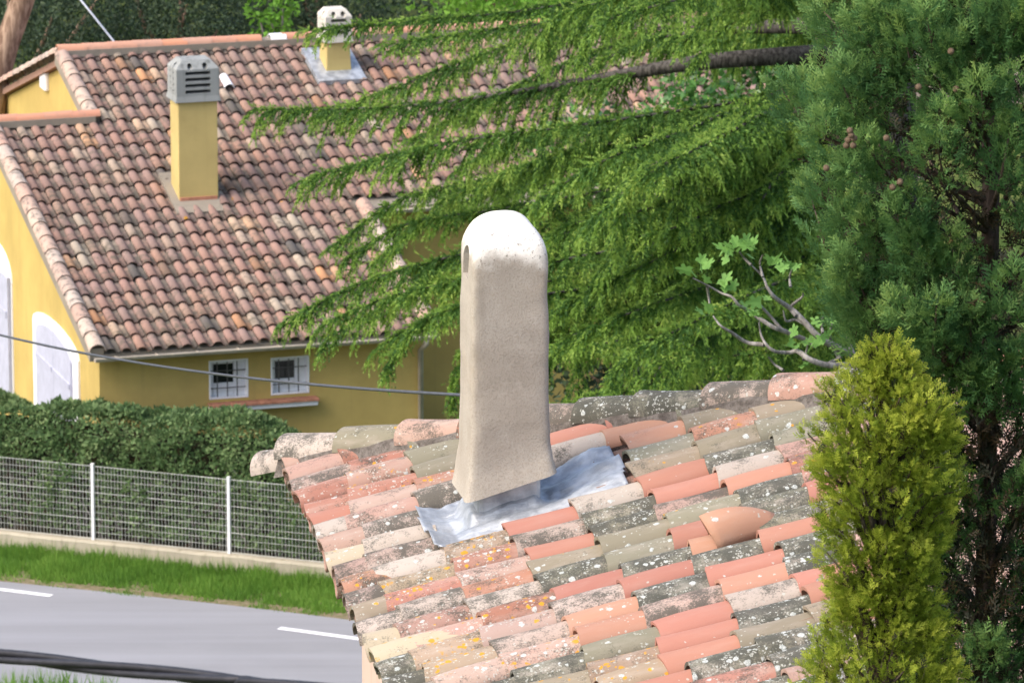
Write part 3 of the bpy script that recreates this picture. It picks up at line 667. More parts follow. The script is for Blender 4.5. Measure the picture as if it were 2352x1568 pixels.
# tile types: (ramp, mould, lichen, orange)
TY = {'S': (0.0, 0.02, 0.02, 0.0), 'O': (0.12, 0.15, 0.05, 0.0), 'R': (0.20, 0.50, 0.25, 0.05), 'P': (0.35, 0.42, 0.10, 0.0), 'W': (0.47, 0.50, 0.08, 0.0),
      'Y': (0.60, 0.30, 0.10, 0.10), 'G': (0.86, 0.30, 0.22, 0.02), 'K': (0.92, 0.72, 0.70, 0.0), 'L': (0.74, 0.42, 0.55, 0.45), 'D': (0.42, 0.70, 0.10, 0.0),
      'B': (0.36, 0.42, 0.75, 0.10), 'Q': (0.22, 0.40, 0.50, 0.40), 'J': (0.60, 0.2, 0.10, 0.75), 'T': (0.30, 0.35, 0.2, 0.02)}
PTS = '''700,1066,P 700,1094,D 712,1130,R 728,1158,R 735,1178,S 758,1205,W 765,1230,P 778,1260,Y 795,1288,D 805,1322,R 820,1362,D 842,1390,G 860,1412,D 855,1445,P 880,1472,Y 900,1522,K 900,1555,K
830,1040,R 828,1070,J 830,1094,B 850,1124,Q 858,1150,P 878,1182,P 880,1215,D 918,1235,W 922,1265,D 930,1310,W 965,1338,L 980,1368,Q 970,1408,D 1000,1440,B 1010,1470,B 1030,1500,L 1040,1530,L 1080,1556,B
960,1024,G 960,1054,G 980,1080,G 990,1110,Q 1010,1140,D 1080,1252,L 1110,1288,Q 1130,1318,B 1130,1346,R 1180,1384,W 1180,1414,Q 1205,1440,B 1220,1480,D 1232,1512,B 1250,1540,K 1290,1562,G
1230,1205,S 1252,1226,D 1280,1254,S 1300,1290,G 1312,1320,K 1340,1345,S 1352,1384,D 1400,1410,O 1400,1440,O 1430,1474,G 1430,1508,L 1450,1542,L
1400,1150,W 1412,1180,K 1432,1210,K 1462,1242,G 1470,1268,G 1502,1292,K 1515,1330,S 1560,1355,K 1560,1385,D 1590,1420,S 1592,1452,S 1640,1488,S 1600,1530,K 1700,1520,K 1760,1510,K
1310,1000,S 1310,1040,W 1440,978,S 1480,982,O 1462,1020,P 1480,1050,G 1490,1080,G 1532,1110,K 1582,1105,S 1602,1140,D 1620,1168,G 1600,1200,S 1722,1186,K 1680,1222,O 1650,1282,K 1630,985,R 1650,1014,G 1700,1040,K 1740,1065,W
1762,1080,K 1790,1100,S 1800,1142,K 1820,1172,K 1832,1205,S 1850,1250,K 1850,1282,K 1882,1305,S 1660,1310,S 1722,1332,O 1752,1360,W 1770,1402,K 1742,1430,S 1880,1345,S 1800,1445,G 1800,1482,K 1782,960,G 1800,1000,P 1862,985,G 1720,955,G 1560,960,G 1620,950,G'''
PT = [(float(a), float(b), c) for a, b, c in (q.split(',') for q in PTS.split())]
def canal_mesh(seed, L, w0, w1, h, n=12, m=4, th=0.014):
    """half-round hand-made tile, wide end at x = 0, slightly warped"""
    r = random.Random(seed); V = []; F = []; bow = r.uniform(-0.006, 0.009); ph = r.uniform(0, 6.28); sk = r.uniform(-0.008, 0.008)
    for lay in (0, 1):
        for j in range(m + 1):
            t = j / m; w = w0 + (w1 - w0) * t; hh = h * (1 - 0.12 * t)
            for i in range(n + 1):
                a = math.pi * i / n; k = 1 - lay * th / (w / 2)
                wob = 1 + 0.018 * math.sin(3 * a + ph + 2 * t)
                V.append((t * L + (0.006 * math.sin(2 * a + ph) if j == 0 else 0), -w / 2 * k * wob * math.cos(a) + sk * math.sin(a) * t, (hh - lay * th) * wob * math.sin(a) ** 0.9 + bow * 4 * t * (1 - t)))
    q = n + 1; off = (m + 1) * q
    for j in range(m):
        for i in range(n):
            F.append((j * q + i, (j + 1) * q + i, (j + 1) * q + i + 1, j * q + i + 1)[::-1])
            if j in (0, m - 1): F.append((off + j * q + i, off + (j + 1) * q + i, off + (j + 1) * q + i + 1, off + j * q + i + 1))
    for i in range(n): F += [(i, off + i, off + i + 1, i + 1), (m * q + i, m * q + i + 1, off + m * q + i + 1, off + m * q + i)]
    me = bpy.data.meshes.new('canal_tile'); me.from_pydata(V, [], F); me.shade_smooth(); me.set_sharp_from_angle(angle=rad(50))
    me.materials.append(M['near_tile']); return me
NTL = [canal_mesh(k, 0.39, 0.222, 0.190, 0.080) for k in range(6)]
COLW, EXPO, V0 = 0.2195, 0.300, 0.13
FLASH = lambda u, v: 0.44 < u < 1.20 and 1.60 < v < 2.21
USTART = [-0.035, 0.245]                        # short first course, then regular
stuff_mb = MB(); tile_n = 0
for c_ in range(int(VMAX / COLW)):
    v = V0 + c_ * COLW + random.gauss(0, 0.004); ushift = random.gauss(0, 0.022); lift = random.gauss(0, 0.004)
    u_h = (v - VH0) / kk                                    # where this column meets the hip
    k = 0
    while True:
        first = 0.225 - 0.095 * min(1, c_ / 9); u = (-0.035 + random.gauss(0, 0.008) if k == 0 else first + (k - 1) * EXPO + ushift + random.gauss(0, 0.01))
        L = 0.40
        if u > min(UMAX - 0.2, u_h + 0.01): break
        k += 1
        uc = u + 0.16
        if FLASH(u + 0.13, v): continue
        cut = min(1.0, (u_h + 0.09 - u) / L)
        if cut < 0.25: continue
        if 1.60 < v < 2.21 and u < 0.44: cut = min(cut, (0.47 - u) / L)
        tilt = 0.056 + random.gauss(0, 0.007)
        Mt = Matrix.Translation(nl(u, v, 0.030 + lift)) @ Matrix.Rotation(-(NQ - tilt), 4, 'Y') @ Matrix.Rotation(random.gauss(0, 0.022), 4, 'Z') @ Matrix.Rotation(random.gauss(0, 0.05), 4, 'X')
        Mt = Mt @ Matrix.Diagonal((cut, 1 + random.gauss(0, .02), 1 + random.gauss(0, 0.05), 1))
        px, py = proj(Nmat @ nl(uc, v, 0.09)); py += 13
        if px > 2130 or py > 1640 or tile_n > 290:
            stuff_mb.add([Mt @ Vector(q.co) for q in NTL[0].vertices], [tuple(p.vertices) for p in NTL[0].polygons]); continue
        tile_n += 1
        o = bpy.data.objects.new('canal_tile', random.choice(NTL)); o.matrix_basis = Mt; link(o, near_roof)
        d, ty = min(((px - a) ** 2 + ((py - b) * 3.2) ** 2, t) for a, b, t in PT)
        if d > 105 ** 2: ty = random.choice('SSPKKGGDWLRB')
        r, g, b, a = TY[ty]; jt = lambda x, s: max(0.0, min(1.0, x + random.uniform(-s, s)))
        o.color = (jt(r, 0.02 if ty in 'SO' else 0.05), jt(g, 0.02 if ty == 'S' else 0.10), jt(b, 0.02 if ty == 'S' else 0.14), jt(a, 0.0 if a == 0 else 0.1))
so = stuff_mb.build('canal_tiles_beyond', M['near_tile'], near_roof); so.data.shade_smooth(); so.color = (0.36, 0.4, 0.3, 0.0); tag(so, kind='stuff')
# under-tiles (channels) between the covers, and the back slope's tiles
ch = MB(); cm = canal_mesh(99, 0.40, 0.17, 0.20, 0.075, 6, 1); cvv = [v.co.copy() for v in cm.vertices]; cff = [tuple(p.vertices) for p in cm.polygons]
for c_ in range(int(VMAX / COLW)):
    v = V0 - COLW / 2 + c_ * COLW; u = -0.02 + random.gauss(0, .015)
    while u < min(UMAX - 0.3, (v - VH0) / kk):
        if not FLASH(u + 0.2, v) and not (1.5 < v < 2.3 and 0.3 < u + 0.2 < 1.3):
            Mt = Matrix.Translation(nl(u, v, 0.075)) @ Matrix.Rotation(-(NQ - 0.04), 4, 'Y') @ Matrix.Rotation(math.pi, 4, 'X')
            ch.add([Mt @ q for q in cvv], cff)
        u += EXPO
co = ch.build('channel_tiles', M['near_tile'], near_roof); co.data.shade_smooth(); co.color = (0.30, 0.5, 0.2, 0.0); tag(co, kind='stuff')
bk = MB(); bq = math.atan(BACK)
for i in range(int(UMAX / COLW)):
    u = 0.15 + i * COLW; length = u * kk / math.cos(bq) - 0.05; s = -0.03
    while s < length:
        Mt = Matrix.Translation((u * cn, -VH0 - (s * math.cos(bq)), NZ + s * math.sin(bq) + 0.02)) @ Matrix.Rotation(-math.pi / 2, 4, 'Z') @ Matrix.Rotation(-(bq - 0.04), 4, 'Y') @ Matrix.Diagonal((min(1, max(0.1, (length - s) / 0.4)), 1, 1, 1))
        bk.add([Mt @ q.co for q in NTL[1].vertices], [tuple(p.vertices) for p in NTL[1].polygons]); s += EXPO
bo = bk.build('rear_slope_tiles', M['near_tile'], near_roof); bo.data.shade_smooth(); bo.color = (0.5, 0.4, 0.3, 0.0); tag(bo, kind='stuff')
# hip: mortar bed and cap tiles
H0 = nl(0, VH0); hip = (nl(1, VH0 + kk) - H0).normalized(); side = hip.cross(Vector((0, 0, 1))).normalized()
hm = MB(); N_ = 60; V = []; F = []
Lh = (nl(UMAX, VH0 + UMAX * kk) - H0).length
for i in range(N_ + 1):
    p = H0 + hip * (Lh * i / N_ + 0.02)
    for (a, h) in ((0.16, 0.0), (0.122, 0.085), (0.06, 0.125), (-0.06, 0.125), (-0.12, 0.08), (-0.15, -0.02)):
        j = mnoise.noise(Vector((i * 0.9, a * 30, 3))) * 0.012
        V.append(p + side * (a + j) + Vector((0, 0, h + j)))
for i in range(N_):
    for k in range(5): F.append((i * 6 + k, i * 6 + k + 1, (i + 1) * 6 + k + 1, (i + 1) * 6 + k))
hm.add(V, F).build('hip_mortar', M['rough_mortar'], near_roof, 0, True)
CAPM = [canal_mesh(40 + k, 0.40, 0.235, 0.185, 0.098, 12, 4) for k in range(4)]
caps = [(612, 'W'), (664, 'W'), (798, 'G'), (942, 'P'), (1085, 'R'), (1215, 'D'), (1345, 'K'), (1480, 'K'), (1640, 'D'), (1797, 'T'), (1945, 'K'), (2095, 'P'), (2240, 'S')]
def hip_at(x):
    lo, hi = -0.2, 4.5
    for _ in range(40):
        m_ = (lo + hi) / 2
        if proj(Nmat @ (H0 + hip * m_ + Vector((0, 0, 0.08))))[0] < x: lo = m_
        else: hi = m_
    return lo
for i, (x, ty) in enumerate(caps):
    t = hip_at(x); nxt = hip_at(caps[i + 1][0]) if i + 1 < len(caps) else t + 0.3
    L = (nxt - t) + 0.06
    p = H0 + hip * t + Vector((0, 0, 0.080 if i else 0.015)) + side * 0.012
    o = place('hip_tile', CAPM[i % 4], p, hip + Vector((0, 0, -0.055 if i else 0.05)) + side * random.gauss(0, 0.02), Vector((0, 0, 1)), near_roof)
    o.matrix_basis = o.matrix_basis @ Matrix.Diagonal((L / 0.40, 1, 1, 1))
    r, g, b, a = TY[ty]; o.color = (r, min(1, g + 0.08), b, a)
# vent tile with a bulging hood
u, v = near_uv(1600, 1250); v = V0 + round((v + 0.34 - V0) / COLW) * COLW
def vent_mesh():
    V = []; F = []; n, m = 12, 8; L = 0.27
    for j in range(m + 1):
        t = j / m; w = 0.20 * (1 - 0.55 * t ** 1.5); h = 0.125 * (1 - t ** 2.2) + 0.05 * t
        for i in range(n + 1):
            a = math.pi * i / n; V.append((0.045 + t * L - 0.03 * math.sin(a) * (1 - t), -w / 2 * math.cos(a), 0.01 + h * math.sin(a) ** 0.8))
    q = n + 1
    for j in range(m):
        for i in range(n): F.append((j * q + i, j * q + i + 1, (j + 1) * q + i + 1, (j + 1) * q + i))
    F.append(tuple(m * q + i for i in range(q)))
    me = bpy.data.meshes.new('vent_hood'); me.from_pydata(V, [], F); me.shade_smooth(); me.materials.append(M['near_tile']); return me
vo = obj('vent_hood', vent_mesh(), None, near_roof); vo.matrix_basis = Matrix.Translation(nl(u, v, 0.045)) @ Matrix.Rotation(-(NQ - 0.05), 4, 'Y')
sm = vo.modifiers.new('s', 'SOLIDIFY'); sm.thickness = 0.012; vo.color = (0.12, 0.08, 0.05, 0); vo['label'] = 'terracotta vent tile with bulging hood'

# rounded plaster chimney
VF = 2.05                                         # front face, towards the viewer
def on_front(x, y, v=VF):
    n = Nmat.to_3x3() @ Vector((0, -1, 0)); return Ninv @ at_plane(x, y, Nmat @ Vector((0, -v, 0)), n)
FL, FR, TOP = on_front(1093, 1152), on_front(1280, 1083), on_front(1160, 486, VF - 0.19)
mL, mR = on_front(1084, 700).x, on_front(1262, 700).x
CHX, CHW, CHD = (mL + mR) / 2, (mR - mL) / 2, 0.19
CHY = -(VF - CHD); CB = FL.z
def chimney_mesh():
    nh, na = 58, 88; V = []; F = []; Ht = TOP.z - CB; dome = 0.235
    for j in range(nh + 1):
        t = j / nh; z = t * Ht
        if z > Ht - dome:
            tau = (z - (Ht - dome)) / dome; tau = 1 - (1 - tau) ** 1.8; z = Ht - dome + tau * dome
            k = max(0.0, 1 - tau ** 2.35) ** (1 / 2.35); ky = max(0.0, 1 - tau ** 2.6) ** (1 / 2.3)
        else: k = ky = 1.0
        fl_ = math.exp(-z / 0.13); w = CHW * (1 + 0.03 * (1 - z / Ht)) + 0.030 * fl_; d = CHD * (1 + 0.05 * (1 - z / Ht)) + 0.028 * fl_
        for i in range(na):
            a = 2 * math.pi * (i + 0.5) / na; e = 2 / 11.0 if k > 0.97 else 2 / (2.6 + 8.4 * k ** 3)
            cx_, sy_ = math.cos(a), math.sin(a)
            x = w * k * math.copysign(abs(cx_) ** e, cx_); y = d * ky * math.copysign(abs(sy_) ** e, sy_)
            nz = mnoise.noise(Vector((x * 5, y * 5, z * 4 + 7))) * 0.009 + mnoise.noise(Vector((x * 17, y * 17, z * 14))) * 0.0035
            zz = z
            if j == 0 or z < 0.4:                   # the skirt follows the roof pitch
                zz = z + (x + w) / (2 * w) * (FR.z - FL.z) * max(0, 1 - z / 0.4) + (1 - (y + d) / (2 * d)) * 0.0
            V.append((CHX + x * (1 + nz / w), CHY + y * (1 + nz / d), CB + zz))
    for j in range(nh):
        for i in range(na): F.append((j * na + i, j * na + (i + 1) % na, (j + 1) * na + (i + 1) % na, (j + 1) * na + i))
    F += [tuple(range(na))[::-1], tuple(nh * na + i for i in range(na))]
    me = bpy.data.meshes.new('chimney'); me.from_pydata([(x - CHX, y - CHY, z - CB) for x, y, z in V], [], F)
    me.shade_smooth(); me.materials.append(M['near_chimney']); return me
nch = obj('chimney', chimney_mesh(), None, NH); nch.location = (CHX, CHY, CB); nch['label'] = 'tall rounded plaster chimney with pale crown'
zsl = on_front(1075, 655).z - CB; zsh = on_front(1075, 585).z - CB
cut = MB(); n = 12; hw = 0.065
cut.prism([(-hw, zsl)] + [(-hw * math.cos(math.pi * i / n), zsh - hw * 0.8 + hw * 0.8 * math.sin(math.pi * i / n)) for i in range(n + 1)] + [(hw, zsl)], -0.5, 0.5, 'x')
bpy.context.view_layer.update(); boolean(nch, cut); nch.data.shade_smooth(); nch.data.set_sharp_from_angle(angle=rad(38))
# hairline crack on its foot
pts = []
for (x, y) in ((1211, 1112), (1209, 1103), (1213, 1096), (1212, 1089), (1219, 1083), (1226, 1080), (1231, 1074), (1240, 1069), (1248, 1063), (1257, 1060)):
    q = on_front(x, y, VF + 0.016); pts.append(q - Vector((CHX, CHY, CB)))
MB().tube(pts, [0.0015] + [0.0028] * (len(pts) - 2) + [0.001], 5).build('crack', M['dark'], nch)  # near-black tube laid along the crack line
# lead flashing: a dressed sheet over the tiles, with an upstand round the foot
def flashing():
    V = []; F = []; nu, nv = 76, 66; u0, u1, v0, v1 = 0.38, 1.36, 1.52, 2.36; idx = {}
    def inside(u, v):
        lo = 0.415 + 0.012 * math.sin(v * 9); hi = 1.30 + 0.02 * math.sin(v * 7 + 1)
        return lo < u < hi and 1.56 < v < 2.33 + 0.008 * math.sin(u * 17)
    for j in range(nv + 1):
        for i in range(nu + 1):
            u = u0 + (u1 - u0) * i / nu; v = v0 + (v1 - v0) * j / nv
            dx = max(abs(u * cn - CHX) - CHW + 0.03, 0); dy = max(abs(-v - CHY) - CHD + 0.03, 0); d = math.hypot(dx, dy)
            k = max(0, 1 - d / 0.05)
            h = 0.045 + 0.014 * math.cos(2 * math.pi * (v - V0) / COLW) * min(1, d / 0.1) + 0.05 * k * k
            far = max(0, min(1, (u - 1.02) / 0.2)); h += 0.035 * far * max(0, min(1, (2.3 - v) / 0.3))
            h += mnoise.noise(Vector((u * 7, v * 6, 1))) * 0.012 + abs(mnoise.noise(Vector((u * 16 + v * 9, v * 26, 5)))) * 0.010 + mnoise.noise(Vector((u * 50, v * 22, 8))) * 0.004
            if u < 0.52: h += 0.05 * (0.52 - u) / 0.1
            idx[i, j] = len(V); V.append(nl(u, v, h))
    for j in range(nv):
        for i in range(nu):
            u = u0 + (u1 - u0) * (i + .5) / nu; v = v0 + (v1 - v0) * (j + .5) / nv
            if inside(u, v): F.append((idx[i, j], idx[i, j + 1], idx[i + 1, j + 1], idx[i + 1, j]))
    me = bpy.data.meshes.new('lead_flashing'); me.from_pydata([tuple(p - Vector((CHX, CHY, CB))) for p in V], [], F)
    bm = bmesh.new(); bm.from_mesh(me); bmesh.ops.delete(bm, geom=[q for q in bm.verts if not q.link_faces], context='VERTS'); bm.to_mesh(me); bm.free()
    me.shade_smooth(); me.materials.append(M['lead']); return me
fo = obj('lead_flashing', flashing(), None, nch); sm = fo.modifiers.new('s', 'SOLIDIFY'); sm.thickness = 0.004; sm.offset = 1
MB().box(-CHW + 0.03, CHW - 0.03, -CHD + 0.03, CHD - 0.03, -0.20, 0.10).build('flashing_upstand', M['lead'], nch, 0.02)

# ------------------------------------------------------------------ fence, low wall, hedge, verge grass
fa, fb = at_z(0, 1217, 0.28), at_z(527, 1271, 0.28); fd = (fb - fa); fd.z = 0; fd.normalize(); fn = Vector((fd.y, -fd.x, 0))
if fn.y > 0: fn = -fn                              # towards the road
FL0, FL1 = fa - fd * 3.0, fa + fd * 9.0; FLEN = 12.0; frz = math.atan2(fd.y, fd.x)
LWE = empty('low_wall', (FL0.x, FL0.y, 0), frz); tag(LWE, 'low stained concrete wall under the wire fence', 'wall')
mb = MB(); n = 60; V = []; F = []
for i in range(n + 1):
    x = FLEN * i / n; j = mnoise.noise(Vector((x * 1.7, 0, 0))) * 0.025
    V += [(x, -0.13, -0.05), (x, -0.13 + j * 0.5, 0.26 + j), (x, -0.10, 0.285 + j * 0.6), (x, 0.09, 0.285 + j * 0.5), (x, 0.11, -0.05)]
for i in range(n):
    for k in range(4): F.append((i * 5 + k, i * 5 + k + 1, (i + 1) * 5 + k + 1, (i + 1) * 5 + k))
F += [tuple(range(5)), tuple(n * 5 + k for k in range(5))[::-1]]
mb.add(V, F).build('wall', M['kerb_wall'], LWE)
FE = empty('wire_fence', (FL0.x, FL0.y, 0.28), frz); tag(FE, 'galvanised welded mesh fence on white posts in front of the hedge', 'fence')
def along(x, y): 
    p = at_z(x, y, 0.28); return (p - FL0).dot(fd)
p1, p2 = along(215, 1239), along(527, 1271); sp = p2 - p1; PH = 1.10
posts = [p1 + k * sp for k in range(-2, 5)]
for a in posts:
    if a < 0: continue
    po = MB().box(a - 0.021, a + 0.021, -0.024, 0.02, -0.03, PH).build('post', M['white'], FE, 0.006)
    MB().box(a - 0.024, a + 0.024, -0.027, 0.023, PH + 0.001, PH + 0.018).build('cap', M['white'], po)
for a, b in zip(posts[:-1], posts[1:]):
    if b < 0 : continue
    mb = MB(); a0 = max(a, 0) + 0.03; b0 = b - 0.03
    k = 0; x = a0
    while x < b0:
        mb.box(x - 0.0017, x + 0.0017, -0.003, 0.003, 0.02, PH - 0.01); x += 0.052
    for i in range(12):
        z = 0.02 + (PH - 0.04) * i / 11; th = 0.0042 if i in (0, 3, 7, 11) else 0.0024
        mb.box(a0, b0, -0.0065, -0.0032, z - th, z + th)
    pnl = mb.build('mesh_panel', M['galv'], FE)

def blades_mesh(name, P, D, L, W, mat, side=None):
    """one triangle for each blade"""
    n = len(P); D = D / np.linalg.norm(D, axis=1, keepdims=True)
    if side is None:
        side = rng.normal(size=(n, 3))
    side = np.cross(D, side); side /= (np.linalg.norm(side, axis=1, keepdims=True) + 1e-9)
    V = np.empty((n, 3, 3)); V[:, 0] = P - side * (W / 2)[:, None]; V[:, 1] = P + side * (W / 2)[:, None]; V[:, 2] = P + D * L[:, None]
    me = mesh_np(name, V.reshape(-1, 3), np.arange(3 * n).reshape(-1, 3)); me.materials.append(mat); return me
def leaves_mesh(name, P, A, Nn, L, W, mat):
    """folded diamond leaves: axis A, normal Nn"""
    n = len(P); A = A / np.linalg.norm(A, axis=1, keepdims=True); B = np.cross(A, Nn); B /= (np.linalg.norm(B, axis=1, keepdims=True) + 1e-9); C_ = np.cross(A, B)
    L = L[:, None]; W = W[:, None]; V = np.empty((n, 4, 3))
    V[:, 0] = P; V[:, 1] = P + A * L * 0.45 + B * W / 2 + C_ * W * 0.18; V[:, 2] = P + A * L; V[:, 3] = P + A * L * 0.45 - B * W / 2 + C_ * W * 0.18
    me = mesh_np(name, V.reshape(-1, 3), np.arange(4 * n).reshape(-1, 4)); me.materials.append(mat); return me
def unit(n):
    v = rng.normal(size=(n, 3)); return v / np.linalg.norm(v, axis=1, keepdims=True)
def fnoise(P, s, seed=0.0): return np.array([mnoise.noise(Vector((p[0] * s + seed, p[1] * s, p[2] * s))) for p in P])

# hedge
HE = empty('hedge', (FL0.x, FL0.y, 0), frz); tag(HE, 'clipped evergreen hedge growing behind the wire fence', 'hedge')
def hedge():
    end = along(740, 1290); n = 44000; Lh = end + 0.05
    x = rng.uniform(0, Lh, n); Dp, Ht = 0.95, 2.06
    # cross-section: front face, rounded shoulder, top; one running parameter
    q = rng.random(n); dz = rng.exponential(0.05, n)
    hh = Ht + 0.05 * np.sin(x * 1.3) + 0.04 * np.sin(x * 3.1 + 1) - 0.45 * np.clip((x - (Lh - 1.1)) / 1.1, 0, 1) ** 1.6
    front = q < 0.56; P = np.empty((n, 3)); Nn = np.empty((n, 3)); z = rng.uniform(0.12, 1, n) ** 0.8 * (hh - 0.12)
    sh = np.clip((z - (hh - 0.35)) / 0.35, 0, 1); y0 = 0.08 + 0.22 * sh ** 2
    P[front] = np.c_[x, y0 + dz, z][front]; Nn[front] = np.c_[0 * x, -1 + 0.5 * sh, 0.25 + 0.8 * sh][front]
    top = ~front; yy = rng.uniform(0.22, Dp, n); zt = hh - 0.12 + 0.14 * np.sin(np.clip((yy - 0.1) / 0.85, 0, 1) * np.pi)
    P[top] = np.c_[x, yy, zt - dz][top]; Nn[top] = np.c_[0 * x, 0 * x - 0.15, 0 * x + 1][top]
    endf = rng.random(n) < 0.07; P[endf] = np.c_[Lh - dz, yy, z][endf]; Nn[endf] = (1, 0, 0.3)
    nz = fnoise(P, 2.2); nz2 = fnoise(P, 5.5, 9)
    P += Nn * (nz * 0.16 + nz2 * 0.08)[:, None]
    keep = rng.random(n) < np.where(front, 0.72 + 0.8 * (nz + nz2) + 0.25 * (z / hh), 0.95)
    # bare twiggy stretch at the left end
    bare = (x < along(75, 1222)) & front & (P[:, 2] < 1.35); keep &= ~(bare & (rng.random(n) < 0.6))
    P, Nn = P[keep], Nn[keep]; m = len(P)
    A = unit(m) + Nn * 0.5 + np.array([0, 0, 0.25]); Nr = Nn + unit(m) * 0.9
    o = obj('foliage', leaves_mesh('foliage', P, A, Nr, rng.uniform(0.045, 0.10, m), rng.uniform(0.03, 0.055, m), M['hedge']), None, HE)
    mb = MB()
    for k in range(230):
        xx = rng.uniform(0, Lh - 0.2); y0 = rng.uniform(0.25, 0.8); b = Vector((xx, y0, 0)); h = rng.uniform(1.0, 1.6)
        mb.tube([b, b + Vector((rng.normal(0, .08), rng.normal(-.05, .08), h * 0.5)), b + Vector((rng.normal(0, .2), rng.normal(-.1, .15), h))], [0.014, 0.009, 0.003], 4, False)
    mb.build('twigs', M['figbark'], HE)
    core = MB(); core.prism([(0.34, 0.0), (0.80, 0.0), (0.80, Ht - 0.30), (0.62, Ht - 0.24), (0.45, Ht - 0.40)], 0, Lh - 0.9, 'x'); core.build('shade_core', M['dead_shade'], HE)  # added dark solid standing in for the shade inside the hedge
hedge()
# young vines climbing through the fence
def grass():
    n = 52000; L = 10.5; base = RE[0]
    P = []; 
    t = rng.uniform(-1.0, 9.5, n); w = rng.random(n)
    line_w = fa; 
    a = np.array([fa.x, fa.y])[None] + np.outer(t, np.array([fd.x, fd.y]))           # along the wall foot
    # distance from wall foot to road edge, piecewise along x
    ex = np.array([p.x for p in RE]); ey = np.array([p.y for p in RE])
    rx = a[:, 0]; ry = np.interp(rx, ex, ey)
    gap = np.maximum(a[:, 1] - 0.13 - ry, 0.1)
    nz = np.array([mnoise.noise(Vector((x_ * 1.1, 3.3, 0))) for x_ in rx])
    d = w ** 1.15 * (gap - 0.02 + 0.16 * nz)
    X = rx + fn.x * 0.14; Y = a[:, 1] - 0.14 - d
    k = d / gap
    patch = fnoise(np.c_[X, Y, 0 * X], 2.4, 4)
    keep = rng.random(n) < np.clip(1.25 - k * 0.45 + patch * 1.2 - np.where(k > 0.82, 0.75, 0), 0, 1)
    X, Y, k, patch = X[keep], Y[keep], k[keep], patch[keep]; m = len(X)
    H = (0.04 + 0.145 * np.clip(1.0 - k, 0, 1) ** 0.7 * (1 + 1.1 * patch)) * rng.uniform(0.55, 1.35, m)
    D = np.c_[rng.normal(0, .35, m), rng.normal(-.1, .35, m), np.ones(m)]
    me = blades_mesh('verge_grass', np.c_[X, Y, np.full(m, 0.0)], D, H, rng.uniform(0.008, 0.018, m), M['grass'], np.c_[rng.normal(0, .5, m), -np.ones(m), np.zeros(m)])
    k2 = 1500; t2 = rng.uniform(-1, 9.3, k2); a2 = np.array([fa.x, fa.y])[None] + np.outer(t2, np.array([fd.x, fd.y])); cl = fnoise(np.c_[t2, 0 * t2, 0 * t2], 1.5, 2)
    P2 = np.c_[a2[:, 0], a2[:, 1] - 0.17 - rng.exponential(.08, k2), 0 * t2]; sel = cl + rng.normal(0, .25, k2) > 0.0; P2 = P2[sel]; k2 = len(P2)
    m2 = blades_mesh('stalks', P2, np.c_[rng.normal(0, .25, k2), rng.normal(-.1, .25, k2), np.ones(k2)], rng.uniform(.14, .34, k2), rng.uniform(.007, .014, k2), M['grass'])
    tmp = bmesh.new(); tmp.from_mesh(me); tmp.from_mesh(m2); tmp.to_mesh(me); tmp.free()
    o = obj('verge_grass', me, None); tag(o, 'fresh green grass along the foot of the low wall', 'grass', kind='stuff')
grass()
def weeds():
    n = 420; c = [at_z(45, 1566, 0.05), at_z(95, 1568, 0.05), at_z(150, 1572, 0.05), at_z(20, 1575, 0.05), at_z(230, 1580, 0.05)]
    i = rng.integers(0, len(c), n); C3 = np.array([tuple(v) for v in c])[i]
    P = C3 + np.c_[rng.normal(0, .10, n), rng.normal(-.10, .12, n), np.zeros(n)]; P[:, 2] = 0.012
    D = np.c_[rng.normal(0, .22, n), rng.normal(0, .22, n), np.ones(n)]
    o = obj('roadside_weeds', blades_mesh('roadside_weeds', P, D, rng.uniform(.08, .36, n), rng.uniform(.008, .02, n), M['grass']), None)
    tag(o, 'sparse weed stalks at the near side of the road', 'weeds', kind='stuff')
weeds()

# ------------------------------------------------------------------ trees
def tree_root(name, p, label, cat='tree', group=None):
    o = empty(name, p); tag(o, label, cat, group); return o
def rel(V, o): return V - np.array(o.location)[None]
def bez(pts, n):
    """Catmull-Rom through pts"""
    pts = [np.array(p, float) for p in pts]; pts = [2 * pts[0] - pts[1]] + pts + [2 * pts[-1] - pts[-2]]; out = []
    seg = len(pts) - 3
    for i in range(n):
        t = i / (n - 1) * seg; k = min(int(t), seg - 1); t -= k; p0, p1, p2, p3 = pts[k:k + 4]
        out.append(0.5 * ((2 * p1) + (-p0 + p2) * t + (2 * p0 - 5 * p1 + 4 * p2 - p3) * t * t + (-p0 + 3 * p1 - 3 * p2 + p3) * t ** 3))
    return np.array(out)

